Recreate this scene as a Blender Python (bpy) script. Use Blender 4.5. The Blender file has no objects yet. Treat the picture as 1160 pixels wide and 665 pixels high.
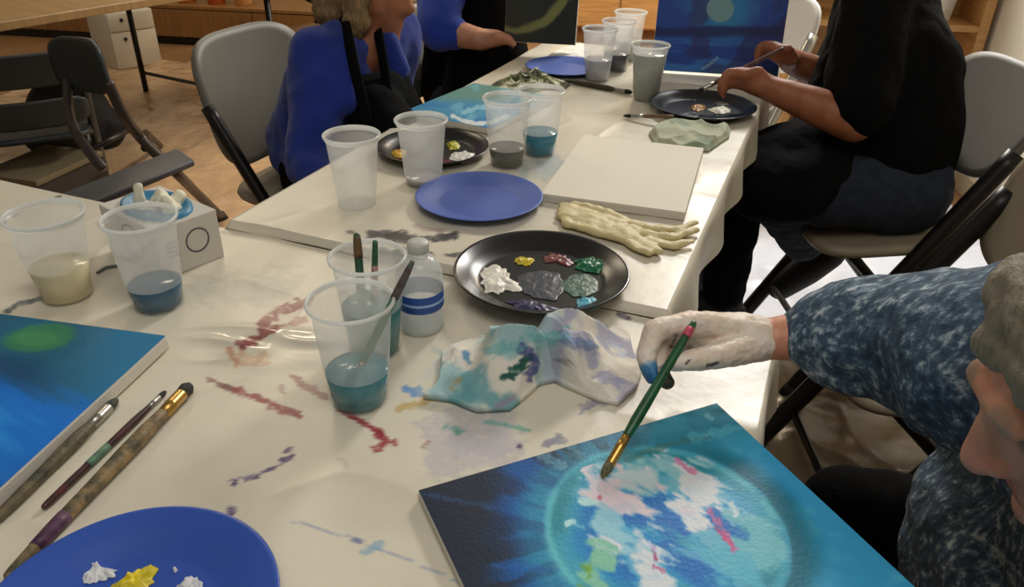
import bpy, bmesh, math, random
import numpy as np
from mathutils import Vector, Matrix, noise
random.seed(5)
scene = bpy.context.scene
COL = scene.collection
PI = math.pi
# ------------------------------------------------------------------ camera geometry
F, CX, CY = 880.0, 580.0, 332.5
TH, ROLL, H, TZ = math.radians(29.7), math.radians(-1.04), 1.29, 0.74
FWD = Vector((0, math.cos(TH), -math.sin(TH)))
_r0, _u0 = Vector((1, 0, 0)), Vector((0, math.sin(TH), math.cos(TH)))
RIGHT = _r0 * math.cos(ROLL) - _u0 * math.sin(ROLL)
UP = _u0 * math.cos(ROLL) + _r0 * math.sin(ROLL)
EYE = Vector((0, 0, H))
def ray(px, py): return FWD + RIGHT * ((px - CX) / F) - UP * ((py - CY) / F)
def at(px, py, z=TZ):
    d = ray(px, py); return EYE + d * ((z - H) / d.z)
def pd(px, py, d): return EYE + ray(px, py) * d
def aty(px, py, Y):
    d = ray(px, py); return EYE + d * (Y / d.y)
def projn(P):
    d = P - np.array(EYE); z = d @ np.array(FWD)
    return CX + F * (d @ np.array(RIGHT)) / z, CY - F * (d @ np.array(UP)) / z
U2 = Vector((math.cos(math.radians(-21.5)), math.sin(math.radians(-21.5)), 0))
V2 = Vector((-U2.y, U2.x, 0))
T0 = Vector((-.467, 1.167, 0))
def tb(u, v, z=0): return T0 + U2 * u + V2 * v + Vector((0, 0, z))
TZ2 = TZ + .014            # the far table stands a little higher
def at2(px, py): return at(px, py, TZ2)
# ------------------------------------------------------------------ materials
def lin(c):
    c = np.asarray(c, float) / 255.0
    return np.where(c <= .04045, c / 12.92, ((c + .055) / 1.055) ** 2.4)
def rgba(c): return tuple(lin(c)) + (1.0,)
def setin(b, name, v):
    if name in b.inputs: b.inputs[name].default_value = v
def mat(name, col, rough=.6, metal=0, spec=.5, var=0, vscale=6, bump=0, bscale=40, col2=None, coat=0, attr=False, stretch=None, sheen=0, rough_attr=False):
    m = bpy.data.materials.new(name); m.use_nodes = True
    nt = m.node_tree; b = nt.nodes['Principled BSDF']
    setin(b, 'Roughness', rough); setin(b, 'Metallic', metal); setin(b, 'Specular IOR Level', spec); setin(b, 'Coat Weight', coat)
    setin(b, 'Sheen Weight', sheen)
    tc = nt.nodes.new('ShaderNodeTexCoord'); vec = tc.outputs['Object']
    if stretch:
        mp = nt.nodes.new('ShaderNodeMapping'); mp.inputs['Scale'].default_value = stretch
        nt.links.new(vec, mp.inputs['Vector']); vec = mp.outputs['Vector']
    if attr:
        a = nt.nodes.new('ShaderNodeAttribute'); a.attribute_name = 'Col'
        nt.links.new(a.outputs['Color'], b.inputs['Base Color'])
        if rough_attr: nt.links.new(a.outputs['Alpha'], b.inputs['Roughness'])
    elif var or col2:
        n = nt.nodes.new('ShaderNodeTexNoise'); n.inputs['Scale'].default_value = vscale; n.inputs['Detail'].default_value = 5
        r = nt.nodes.new('ShaderNodeValToRGB')
        c = np.array(col, float); c2 = np.array(col2, float) if col2 else c * (1 - var)
        r.color_ramp.elements[0].position = .35; r.color_ramp.elements[1].position = .65
        r.color_ramp.elements[0].color = rgba(c2); r.color_ramp.elements[1].color = rgba(c)
        nt.links.new(vec, n.inputs['Vector']); nt.links.new(n.outputs['Fac'], r.inputs['Fac'])
        nt.links.new(r.outputs['Color'], b.inputs['Base Color'])
    else:
        b.inputs['Base Color'].default_value = rgba(col)
    if bump:
        n = nt.nodes.new('ShaderNodeTexNoise'); n.inputs['Scale'].default_value = bscale; n.inputs['Detail'].default_value = 4
        bp = nt.nodes.new('ShaderNodeBump'); bp.inputs['Strength'].default_value = bump; bp.inputs['Distance'].default_value = .01
        nt.links.new(vec, n.inputs['Vector']); nt.links.new(n.outputs['Fac'], bp.inputs['Height']); nt.links.new(bp.outputs['Normal'], b.inputs['Normal'])
    return m
def clear(name, col, alpha=.35, rough=.3, transl=.5, tint=(255, 255, 255), spec=.5):
    """frosted plastic: part of the light goes straight through, the rest is scattered"""
    m = bpy.data.materials.new(name); m.use_nodes = True; nt = m.node_tree; nt.nodes.clear()
    out = nt.nodes.new('ShaderNodeOutputMaterial'); mx = nt.nodes.new('ShaderNodeMixShader'); mx.inputs[0].default_value = alpha
    tr = nt.nodes.new('ShaderNodeBsdfTransparent'); tr.inputs[0].default_value = rgba(tint)
    p = nt.nodes.new('ShaderNodeBsdfPrincipled'); p.inputs['Base Color'].default_value = rgba(col); setin(p, 'Roughness', rough); setin(p, 'Specular IOR Level', spec)
    tl = nt.nodes.new('ShaderNodeBsdfTranslucent'); tl.inputs[0].default_value = rgba(col)
    m2 = nt.nodes.new('ShaderNodeMixShader'); m2.inputs[0].default_value = transl
    nt.links.new(p.outputs[0], m2.inputs[1]); nt.links.new(tl.outputs[0], m2.inputs[2])
    nt.links.new(tr.outputs[0], mx.inputs[1]); nt.links.new(m2.outputs[0], mx.inputs[2]); nt.links.new(mx.outputs[0], out.inputs[0])
    return m
# ------------------------------------------------------------------ objects
def thing(name, label, cat, loc=(0, 0, 0), rz=0, group=None):
    o = bpy.data.objects.new(name, None); COL.objects.link(o)
    o.location = loc; o.rotation_euler = (0, 0, rz); o.empty_display_size = .05
    o['label'] = label; o['category'] = cat
    if group: o['group'] = group
    return o
def tag(o, label, cat, group=None):
    o['label'] = label; o['category'] = cat
    if group: o['group'] = group
    return o
def struct(o):
    o['kind'] = 'structure'; return o
def obj(name, vf, m, parent=None, smooth=True, world=False, cols=None, label=None, auto=None):
    v, f = vf
    v = [tuple(p) for p in v]
    if world and parent is not None:
        L = parent.location; v = [(p[0] - L[0], p[1] - L[1], p[2] - L[2]) for p in v]
    me = bpy.data.meshes.new(name); me.from_pydata(v, [], f); me.update()
    bm = bmesh.new(); bm.from_mesh(me); bmesh.ops.recalc_face_normals(bm, faces=bm.faces); bm.to_mesh(me); bm.free()
    if smooth: me.polygons.foreach_set('use_smooth', [True] * len(me.polygons))
    if m: me.materials.append(m)
    if cols is not None: setcol(me, cols)
    o = bpy.data.objects.new(name, me); COL.objects.link(o)
    if parent is not None: o.parent = parent
    if label: o['label'] = label
    if auto is not None:
        try: me.set_sharp_from_angle(angle=auto)
        except Exception: pass
    return o
def setcol(me, cols):
    cols = np.asarray(cols, float); n = len(me.vertices)
    a = np.ones((n, 4)); a[:, :3] = lin(np.clip(cols[:, :3], 0, 255))
    if cols.shape[1] == 4: a[:, 3] = cols[:, 3]
    ca = me.color_attributes.new('Col', 'FLOAT_COLOR', 'POINT')
    ca.data.foreach_set('color', a.astype(np.float32).ravel())
def vcoords(me):
    a = np.empty(len(me.vertices) * 3, np.float32); me.vertices.foreach_get('co', a); return a.reshape(-1, 3).astype(float)
def dup(root, loc, rz, label=None, group=None):
    r = root.copy(); COL.objects.link(r); r.location = loc; r.rotation_euler = (0, 0, rz)
    if label: r['label'] = label
    if group: r['group'] = group
    for ch in list(root.children):
        c = ch.copy(); COL.objects.link(c); c.parent = r
        for g in list(ch.children):
            d = g.copy(); COL.objects.link(d); d.parent = c
    return r
# ------------------------------------------------------------------ mesh makers: each returns (verts, faces)
def join(*parts):
    V, Fc = [], []
    for v, f in parts:
        b = len(V); V += [tuple(p) for p in v]; Fc += [tuple(i + b for i in q) for q in f]
    return V, Fc
def xf(vf, M):
    return [tuple(M @ Vector(p)) for p in vf[0]], vf[1]
def box(sx, sy, sz, c=(0, 0, 0), bev=0, seg=2):
    bm = bmesh.new(); bmesh.ops.create_cube(bm, size=1)
    for v in bm.verts: v.co = Vector((v.co.x * sx, v.co.y * sy, v.co.z * sz))
    if bev: bmesh.ops.bevel(bm, geom=list(bm.edges), offset=bev, segments=seg, affect='EDGES', profile=.5)
    v = [tuple(p.co + Vector(c)) for p in bm.verts]; bm.verts.index_update()
    f = [tuple(q.index for q in p.verts) for p in bm.faces]; bm.free(); return v, f
def obox(o, a, b, c, bev=0):
    """a box from corner o along vectors a, b, c"""
    a, b, c = Vector(a), Vector(b), Vector(c)
    M = Matrix((a.normalized(), b.normalized(), c.normalized())).transposed().to_4x4()
    M.translation = Vector(o) + (a + b + c) / 2
    return xf(box(a.length, b.length, c.length, bev=bev), M)
def lathe(prof, n=48, close=False):
    V, Fc = [], []
    k = len(prof)
    for r, z in prof:
        for i in range(n):
            a = 2 * PI * i / n; V.append((r * math.cos(a), r * math.sin(a), z))
    for j in range(k - 1 if not close else k):
        j2 = (j + 1) % k
        for i in range(n):
            i2 = (i + 1) % n; Fc.append((j * n + i, j * n + i2, j2 * n + i2, j2 * n + i))
    return V, Fc
def tube(pts, r, n=12, caps=True, flat=1.0, flat_dir=None):
    pts = [Vector(p) for p in pts]; k = len(pts)
    rs = r if isinstance(r, (list, tuple)) else [r] * k
    V, Fc = [], []
    t = (pts[1] - pts[0]).normalized()
    a = t.orthogonal().normalized() if flat_dir is None else (Vector(flat_dir) - t * t.dot(Vector(flat_dir))).normalized()
    for i in range(k):
        if i: 
            d = (pts[i] - pts[i - 1]).normalized(); d2 = (pts[min(i + 1, k - 1)] - pts[i]).normalized() if i < k - 1 else d
            t = (d + d2).normalized()
        a = (a - t * a.dot(t)).normalized(); b = t.cross(a)
        for j in range(n):
            q = 2 * PI * j / n; V.append(tuple(pts[i] + a * (rs[i] * math.cos(q)) + b * (rs[i] * flat * math.sin(q))))
    for i in range(k - 1):
        for j in range(n):
            j2 = (j + 1) % n; Fc.append((i * n + j, i * n + j2, (i + 1) * n + j2, (i + 1) * n + j))
    if caps:
        Fc.append(tuple(range(n - 1, -1, -1))); Fc.append(tuple((k - 1) * n + j for j in range(n)))
    return V, Fc
def spline(pts, m=8):
    pts = [Vector(p) for p in pts]; out = []
    for i in range(len(pts) - 1):
        p0 = pts[max(i - 1, 0)]; p1 = pts[i]; p2 = pts[i + 1]; p3 = pts[min(i + 2, len(pts) - 1)]
        for k in range(m):
            t = k / m
            out.append(.5 * ((2 * p1) + (p2 - p0) * t + (2 * p0 - 5 * p1 + 4 * p2 - p3) * t * t + (3 * p1 - p0 - 3 * p2 + p3) * t ** 3))
    out.append(pts[-1]); return out
def panel(w, h, t, curve=0, n=4.0, na=64, nr=8, bevel=.35):
    """rounded panel in the local xz plane, bent about z, with thickness t along y"""
    V, Fc = [], []
    def pt(a, s):
        c, q = math.cos(a), math.sin(a)
        x = math.copysign(abs(c) ** (2 / n), c) * w / 2 * s; z = math.copysign(abs(q) ** (2 / n), q) * h / 2 * s
        return x, z
    def bend(x): return curve * (2 * x / w) ** 2
    idx = {}
    for side in (0, 1):
        for j in range(nr + 1):
            s = j / nr
            inset = 0 if j < nr else 1
            for i in range(na if j else 1):
                x, z = pt(2 * PI * i / na, s if j < nr else 1 - bevel * t / max(w, h))
                y = (-t / 2 if side == 0 else t / 2)
                idx[(side, j, i)] = len(V); V.append((x, y + bend(x), z))
    for i in range(na):
        x, z = pt(2 * PI * i / na, 1.0); idx[('m', 0, i)] = len(V); V.append((x, bend(x), z))
    for side in (0, 1):
        for i in range(na):
            i2 = (i + 1) % na
            Fc.append((idx[(side, 0, 0)], idx[(side, 1, i)], idx[(side, 1, i2)]))
            for j in range(1, nr): Fc.append((idx[(side, j, i)], idx[(side, j + 1, i)], idx[(side, j + 1, i2)], idx[(side, j, i2)]))
            Fc.append((idx[(side, nr, i)], idx[('m', 0, i)], idx[('m', 0, i2)], idx[(side, nr, i2)]))
    return V, Fc
def ball(c, r, M=None, n=20):
    bm = bmesh.new(); bmesh.ops.create_uvsphere(bm, u_segments=n, v_segments=n // 2, radius=1)
    rr = Vector(r if hasattr(r, '__len__') else (r, r, r)); bm.verts.index_update()
    v = []
    for p in bm.verts:
        q = Vector((p.co.x * rr.x, p.co.y * rr.y, p.co.z * rr.z))
        if M is not None: q = M @ q
        v.append(tuple(q + Vector(c)))
    f = [tuple(q.index for q in p.verts) for p in bm.faces]; bm.free(); return v, f
def caps(p0, p1, r0, r1, n=18):
    p0, p1 = Vector(p0), Vector(p1); d = p1 - p0; L = d.length
    if L < 1e-6: return ball(p0, r0)
    t = d / L; pts, rs = [], []
    for i in range(6): a = PI / 2 * (1 - i / 5.0 * .999); pts.append(p0 - t * r0 * math.sin(a) ); rs.append(max(r0 * math.cos(a), 1e-4))
    for i in range(6): a = PI / 2 * (i / 5.0 * .999 + .0005); pts.append(p1 + t * r1 * math.sin(a)); rs.append(max(r1 * math.cos(a), 1e-4))
    return tube(pts, rs, n)
def chain(pts, rs, n=18):
    return join(*[caps(pts[i], pts[i + 1], rs[i], rs[i + 1], n) for i in range(len(pts) - 1)])
def frame3(x, y):
    x = Vector(x).normalized(); y = Vector(y); y = (y - x * y.dot(x)).normalized(); z = x.cross(y)
    return Matrix((x, y, z)).transposed()
def blob(name, vf, voxel, m, parent=None, smooth=6, disp=None, cols=None, world=True, label=None):
    """melt overlapping shapes into one continuous skin"""
    o = obj(name, vf, None, None)
    r = o.modifiers.new('r', 'REMESH'); r.mode = 'VOXEL'; r.voxel_size = voxel; r.use_smooth_shade = True
    s = o.modifiers.new('s', 'SMOOTH'); s.factor = .5; s.iterations = smooth
    dg = bpy.context.evaluated_depsgraph_get()
    me = bpy.data.meshes.new_from_object(o.evaluated_get(dg)); old = o.data
    o.modifiers.clear(); o.data = me; bpy.data.meshes.remove(old); me.name = name
    if disp:
        me.calc_loop_triangles() if False else None
        co = [v.co.copy() for v in me.vertices]; no = [v.normal.copy() for v in me.vertices]
        for v, c, q in zip(me.vertices, co, no): v.co = c + q * disp(c)
    if cols is not None: setcol(me, cols(vcoords(me)))
    me.materials.clear(); me.materials.append(m)
    me.polygons.foreach_set('use_smooth', [True] * len(me.polygons))
    if parent is not None:
        o.parent = parent
        if world:
            L = Vector(parent.location); me.transform(Matrix.Translation(-L))
    if label: o['label'] = label
    me.update(); return o
# ------------------------------------------------------------------ numpy noise
_rs = np.random.RandomState(7); _perm = _rs.rand(256, 256)
def vnoise(x, y):
    xi, yi = np.floor(x).astype(int), np.floor(y).astype(int); fx, fy = x - xi, y - yi
    fx = fx * fx * (3 - 2 * fx); fy = fy * fy * (3 - 2 * fy)
    g = lambda a, b: _perm[a & 255, b & 255]
    return (g(xi, yi) * (1 - fx) + g(xi + 1, yi) * fx) * (1 - fy) + (g(xi, yi + 1) * (1 - fx) + g(xi + 1, yi + 1) * fx) * fy
def fbm(x, y, o=4):
    s, a, t = 0, .5, 0
    for i in range(o): s = s + a * vnoise(x * 2 ** i + 17 * i, y * 2 ** i + 31 * i); t += a; a *= .5
    return s / t
def sst(a, b, x):
    t = np.clip((x - a) / (b - a), 0, 1); return t * t * (3 - 2 * t)
def mixc(c, k, m):
    return c * (1 - m[:, None]) + np.array(k, float)[None, :] * m[:, None]
def segd(x, y, pts):
    """distance to a polyline"""
    d = np.full(x.shape, 1e9)
    for (ax, ay), (bx, by) in zip(pts[:-1], pts[1:]):
        ux, uy = bx - ax, by - ay; t = np.clip(((x - ax) * ux + (y - ay) * uy) / (ux * ux + uy * uy + 1e-9), 0, 1)
        d = np.minimum(d, np.hypot(x - ax - t * ux, y - ay - t * uy))
    return d
def inpoly(x, y, poly):
    c = np.zeros(x.shape, bool)
    for (ax, ay), (bx, by) in zip(poly, poly[1:] + poly[:1]):
        k = ((ay > y) != (by > y)) & (x < (bx - ax) * (y - ay) / (by - ay + 1e-12) + ax); c ^= k
    return c
def strokes(c, x, y, S, ns=.12, seed=0):
    """paint marks on a surface: (points, half width, colour, strength, raggedness)"""
    for i, (pts, w, k, st, rg) in enumerate(S):
        if len(pts) == 1: pts = [pts[0], (pts[0][0] + .5, pts[0][1])]
        xs = [p[0] for p in pts]; ys = [p[1] for p in pts]
        s = (x > min(xs) - 4 * w) & (x < max(xs) + 4 * w) & (y > min(ys) - 4 * w) & (y < max(ys) + 4 * w)
        if not s.any(): continue
        xx, yy = x[s], y[s]
        n = fbm(xx * ns + 13 * i + seed, yy * ns * 1.6 + 7 * i, 3)
        w = w * .8; d = segd(xx, yy, pts) + (n - .5) * w * 2.2 * rg
        m = (1 - sst(w * .55, w * 1.0, d)) * st * np.clip(.35 + 1.3 * fbm(xx * ns * 2 + 5 * i, yy * ns * 2, 2), 0, 1)
        c[s] = mixc(c[s], k, m)
    return c

# ================================================================== MATERIALS
M = {}
M['floor'] = mat('floor_tan', (150, 112, 74), .45, var=.12, vscale=3, bump=.05)
M['wall'] = mat('wall_cream', (226, 218, 198), .8, bump=.03, bscale=120)
M['base'] = mat('baseboard', (190, 176, 150), .6, var=.05)
M['sheet'] = mat('floor_plastic', (206, 172, 134), .15, spec=1.0, var=.04, vscale=5, bump=1.0, bscale=14)
M['sheetw'] = mat('floor_plastic_white', (228, 232, 242), .3, spec=.6, var=.06, vscale=5, bump=.35, bscale=10)  # bluish-white window glare is put into this sheet's own colour
M['cloth'] = mat('tablecloth', (220, 208, 180), .38, spec=.45, attr=True, bump=.12, bscale=16, rough_attr=True)
M['lam'] = mat('tabletop_plastic', (200, 196, 186), .5)
M['dark'] = mat('dark_metal', (26, 22, 20), .4, metal=.3)
M['black'] = mat('black_rubber', (14, 13, 13), .7)
M['grey'] = mat('grey_plastic', (116, 112, 102), .5, var=.05, vscale=3, bump=.05, bscale=220)
M['greyd'] = mat('dark_grey_plastic', (104, 100, 92), .5, var=.05, bump=.05, bscale=220)
M['seat'] = mat('seat_plastic', (150, 138, 116), .5, var=.06, bump=.05, bscale=220)
M['whitep'] = mat('white_plastic', (226, 226, 222), .45)
M['teal'] = mat('dark_teal_metal', (30, 40, 44), .5, var=.12)
M['slate'] = mat('slate_vinyl', (74, 74, 78), .55, var=.06)
M['tube'] = mat('taupe_metal', (70, 62, 58), .4, metal=.4)
M['wood'] = mat('light_wood', (206, 158, 96), .45, var=.14, vscale=4, stretch=(1, 1, 14))
M['wood2'] = mat('brown_wood', (140, 98, 52), .5, var=.14, vscale=4, stretch=(12, 12, 1))
M['woodt'] = mat('tan_wood', (150, 118, 70), .45, var=.12, vscale=5, stretch=(10, 1, 1))
M['cup'] = clear('frosted_cup', (236, 238, 236), .40, .3, .5)
M['cupwet'] = clear('wet_cup', (226, 230, 230), .12, .2, .5)
M['cuprim'] = clear('cup_rim', (240, 242, 240), .8, .25, .5)
M['clear'] = clear('clear_bottle', (232, 236, 238), .5, .06, .3, spec=.9)
M['canvas'] = mat('canvas_white', (222, 214, 196), .75, bump=.12, bscale=500)
M['board'] = mat('canvas_edge', (206, 200, 188), .8, bump=.1, bscale=300)
M['paint'] = mat('painted', (255, 255, 255), .45, attr=True, bump=.08, bscale=260, spec=.35)
M['paintm'] = mat('painted_matte', (255, 255, 255), .7, attr=True, bump=.15, bscale=120)
M['rag'] = mat('rag_cloth', (255, 255, 255), .85, attr=True, bump=.2, bscale=300)
M['blue'] = mat('blue_plastic', (50, 84, 172), .32, spec=.5)
M['bluel'] = mat('blue_paper', (70, 96, 172), .45)
M['blackp'] = mat('black_plastic', (30, 30, 27), .28, var=.2, vscale=14)
M['latex'] = mat('latex', (206, 190, 140), .55, var=.05, vscale=20, bump=.25, bscale=90)
M['glove'] = mat('white_glove', (255, 255, 255), .5, attr=True, bump=.25, bscale=110)
M['skin'] = mat('skin', (206, 150, 120), .5, var=.08, vscale=30, col2=(190, 128, 98), bump=.08, bscale=300)
M['skind'] = mat('skin_tan', (162, 102, 72), .5, spec=.3, var=.08, vscale=30, col2=(142, 86, 58), bump=.08, bscale=300)
M['bluek'] = mat('blue_knit', (34, 56, 146), .9, spec=.2, var=.15, vscale=8, bump=.4, bscale=400, sheen=.2)
M['bluek2'] = mat('bright_blue_knit', (30, 70, 190), .85, var=.15, vscale=8, bump=.4, bscale=400, sheen=.2)
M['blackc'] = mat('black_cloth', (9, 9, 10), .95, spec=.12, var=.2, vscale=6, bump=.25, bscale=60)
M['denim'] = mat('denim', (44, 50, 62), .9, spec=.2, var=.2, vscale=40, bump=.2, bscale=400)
M['denimd'] = mat('dark_denim', (24, 27, 36), .9, spec=.2, var=.2, vscale=40, bump=.2, bscale=400)
M['hair'] = mat('blond_hair', (150, 120, 78), .6, var=.3, vscale=30, stretch=(6, 6, 1), bump=.5, bscale=60)
M['hairg'] = mat('grey_hair', (140, 132, 112), .7, var=.14, vscale=40, stretch=(6, 6, 1), bump=.4, bscale=80)
M['gold'] = mat('brass', (190, 150, 80), .3, metal=.9)
M['steel'] = mat('steel', (170, 168, 160), .3, metal=.9)
M['paper'] = mat('paper', (232, 228, 216), .8)
M['boxc'] = mat('carton', (206, 200, 190), .7, var=.04)
M['ink'] = mat('print_ink', (70, 72, 80), .7)
M['opening'] = mat('blue_film', (48, 122, 160), .4)
def solid(name, c, rough=.5, **k): return mat(name, c, rough, **k)
def paintmat(c):
    key = 'wet_' + '_'.join(str(int(x)) for x in c)
    if key not in M: M[key] = mat(key, c, .35, var=.12, vscale=60, bump=.2, bscale=90)
    return M[key]

# ================================================================== SETTING
E1 = Vector((math.cos(math.radians(-9)), math.sin(math.radians(-9)), 0)); E2 = Vector((-E1.y, E1.x, 0))
RC = Vector((2.02, 3.43, 0))                                   # a point of the right-hand wall line
def rm(a, b, z=0): return RC + E1 * a + E2 * b + Vector((0, 0, z))
struct(obj('floor', obox(rm(-7, -5.5, -.1), E1 * 7.2, E2 * 9.6, (0, 0, .1)), M['floor'], smooth=False))
struct(obj('wall_right', obox(rm(0, -5.5, 0), E1 * .12, E2 * 9.6, (0, 0, 2.7)), M['wall'], smooth=False))
struct(obj('wall_back', obox(rm(-7, 4.0, 0), E1 * 7.0, E2 * .12, (0, 0, 2.7)), M['wall'], smooth=False))
struct(obj('wall_left', obox(rm(-7.12, -5.5, 0), E1 * .12, E2 * 9.62, (0, 0, 2.7)), M['wall'], smooth=False))
struct(obj('baseboard_right', obox(rm(-.014, -3.5, 0), E1 * .014, E2 * 3.4, (0, 0, .09)), M['base'], smooth=False))
struct(obj('baseboard_back', obox(rm(-6.9, 3.984, 0), E1 * 6.8, E2 * .016, (0, 0, .09)), M['base'], smooth=False))

# crinkled plastic sheeting laid over the floor, in two lengths
def floor_sheet(name, poly_o, a, b, na, nb, amp, seed, m, label):
    V, Fc = [], []
    for j in range(nb + 1):
        for i in range(na + 1):
            p = Vector(poly_o) + Vector(a) * (i / na) + Vector(b) * (j / nb)
            x, y = np.array([p.x]), np.array([p.y])
            r = 1 - abs(2 * fbm(x * 2.2 + seed, y * 3.1, 3)[0] - 1)
            r2 = 1 - abs(2 * fbm(x * 6 + seed * 2, y * 4.4, 3)[0] - 1)
            V.append((p.x, p.y, .003 + amp * (r ** 6) + amp * .5 * r2 ** 5))
    for j in range(nb):
        for i in range(na):
            q = j * (na + 1) + i; Fc.append((q, q + 1, q + na + 2, q + na + 1))
    o = obj(name, (V, Fc), m); return tag(o, label, 'plastic sheet')
M['sheet_shaded'] = mat('floor_plastic_shaded', (128, 114, 90), .28, spec=.5, var=.12, vscale=5, bump=.5, bscale=9)  # darker copy of the floor plastic: shade under the arm put into its colour
floor_sheet('plastic_sheet', (-3.4, 1.9, 0), (3.2, -.5, 0), (.56, 3.5, 0), 190, 210, .016, 3, M['sheet'], 'crinkled tan-looking plastic sheeting spread over the floor by the grey chair')
floor_sheet('plastic_sheet', (.32, 1.98, 0), (1.34, -.212, 0), (.27, 1.75, 0), 110, 130, .014, 9, M['sheetw'], 'shiny white plastic sheeting, window glare put into its colour, spread over the floor under the black-clad painter')

floor_sheet('plastic_sheet', (.1, .5, 0), (1.28, -.2, 0), (.225, 1.46, 0), 110, 130, .018, 5, M['sheet_shaded'], 'rumpled plastic sheeting on the tan floor under the empty chair by the patterned sleeve')
# ------------------------------------------------------------------ tables and their cloths
def table(name, u0, u1, v0, v1, z, label):
    c = tb((u0 + u1) / 2, (v0 + v1) / 2)
    t = thing(name, label, 'table', c, math.radians(-21.5))
    w, d = u1 - u0, v1 - v0
    obj('tabletop', box(w - .008, d - .008, .036, (0, 0, z - .024), .006), M['lam'], t)
    long_u = w > d
    for s in (-1, 1):
        # a leg frame: two feet-to-top tubes and a crossbar at each end
        for q in (-1, 1):
            x, y = (s * (w / 2 - .2), q * (d / 2 - .1)) if long_u else (q * (w / 2 - .1), s * (d / 2 - .2))
            lg = obj('leg', tube([(x, y, z - .045), (x, y, .01)], .014), M['dark'], t)
            obj('foot_cap', tube([(x, y, .03), (x, y, 0)], .017), M['black'], lg)
        a = (s * (w / 2 - .2), -(d / 2 - .1), .22) if long_u else (-(w / 2 - .1), s * (d / 2 - .2), .22)
        b = (s * (w / 2 - .2), (d / 2 - .1), .22) if long_u else ((w / 2 - .1), s * (d / 2 - .2), .22)
        obj('crossbar', tube([a, b], .011), M['dark'], t)
    return t
NU0, NU1, NV0, NV1 = -1.0, .872, -.765, -.006
FU0, FU1, FV0, FV1 = .0, .728, .0, 1.555
table('folding_table', NU0, NU1, NV0, NV1, TZ - .003, 'long folding table under the stained cream cloth, with near painting and red smears on it')
table('folding_table', FU0 + .006, FU1 - .006, FV0 + .03, FV1 - .006, TZ2 - .003, 'folding table set crosswise behind the near one, under the cloth with the blank canvas')

def cloth(name, u0, u1, v0, v1, z, drop, step, marks, label, base, hang, gloss=None):
    """a plastic cloth: flat on the table, falling over its edges; drop = (u0 side, u1 side, v0 side, v1 side)"""
    def axis(a, b, d0, d1):
        n0, n1 = int(d0 / .012), int(d1 / .012); n = max(2, int((b - a) / step))
        L = [(a, -d0 * (1 - i / n0)) for i in range(n0)] if n0 else []
        L += [(a + (b - a) * i / n, 0.0) for i in range(n + 1)]
        L += [(b, d1 * (i + 1) / n1) for i in range(n1)] if n1 else []
        return L
    A, B = axis(u0, u1, drop[0], drop[1]), axis(v0, v1, drop[2], drop[3])
    au = np.array([p[0] for p in A]); ad = np.array([p[1] for p in A]); bv = np.array([p[0] for p in B]); bd = np.array([p[1] for p in B])
    UU, VV = np.meshgrid(au, bv); DU, DV = np.meshgrid(ad, bd)
    fall = np.maximum(np.abs(DU), np.abs(DV))
    # soft shoulder and gentle waves in the hanging part
    sh = .006 * (1 - np.exp(-fall / .01))
    wav = (fall / .2) * .022 * np.sin(UU * 21 + VV * 24 + 1.3) + (fall / .2) * .012
    UU = UU + np.sign(DU) * (sh + np.maximum(wav, -.004) * (np.abs(DU) > 0)); VV = VV + np.sign(DV) * (sh + np.maximum(wav, -.004) * (np.abs(DV) > 0))
    wr = (1 - np.abs(2 * fbm(UU * 5.5 + 3, VV * 4 + 9, 3) - 1)) ** 8 * .0022
    Z = z - fall + np.where(fall > 0, 0, wr)
    if gloss is not None: Z = Z + np.where(fall > 0, 0, gloss(UU, VV))
    edge = np.minimum.reduce([UU - u0, u1 - UU, VV - v0, v1 - VV])
    P = np.stack([T0.x + U2.x * UU + V2.x * VV, T0.y + U2.y * UU + V2.y * VV, Z], -1).reshape(-1, 3)
    nb, na = UU.shape
    I = np.arange(na * nb).reshape(nb, na)
    Fc = np.stack([I[:-1, :-1], I[:-1, 1:], I[1:, 1:], I[1:, :-1]], -1).reshape(-1, 4).tolist()
    px, py = projn(P)
    c = np.tile(np.array(base, float), (len(P), 1))
    c = mixc(c, np.array(base) * .93, sst(.45, .75, fbm(P[:, 0] * 9, P[:, 1] * 9, 4)) * .6)
    c = strokes(c, px, py, marks)
    al = np.full((len(P), 1), .36) + .1 * (fbm(P[:, 0] * 14, P[:, 1] * 14, 3)[:, None] - .5)
    if gloss is not None:
        k = sst(.3, .55, rip(P[:, 0], P[:, 1])); al[:, 0] = al[:, 0] * (1 - k) + .12 * k
    o = obj(name, (P.tolist(), Fc), M['cloth'], cols=np.hstack([c, al]))
    return tag(o, label, 'tablecloth')
MR, PU, BK, GY = (128, 66, 66), (70, 52, 100), (62, 60, 62), (120, 124, 134)
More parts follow.
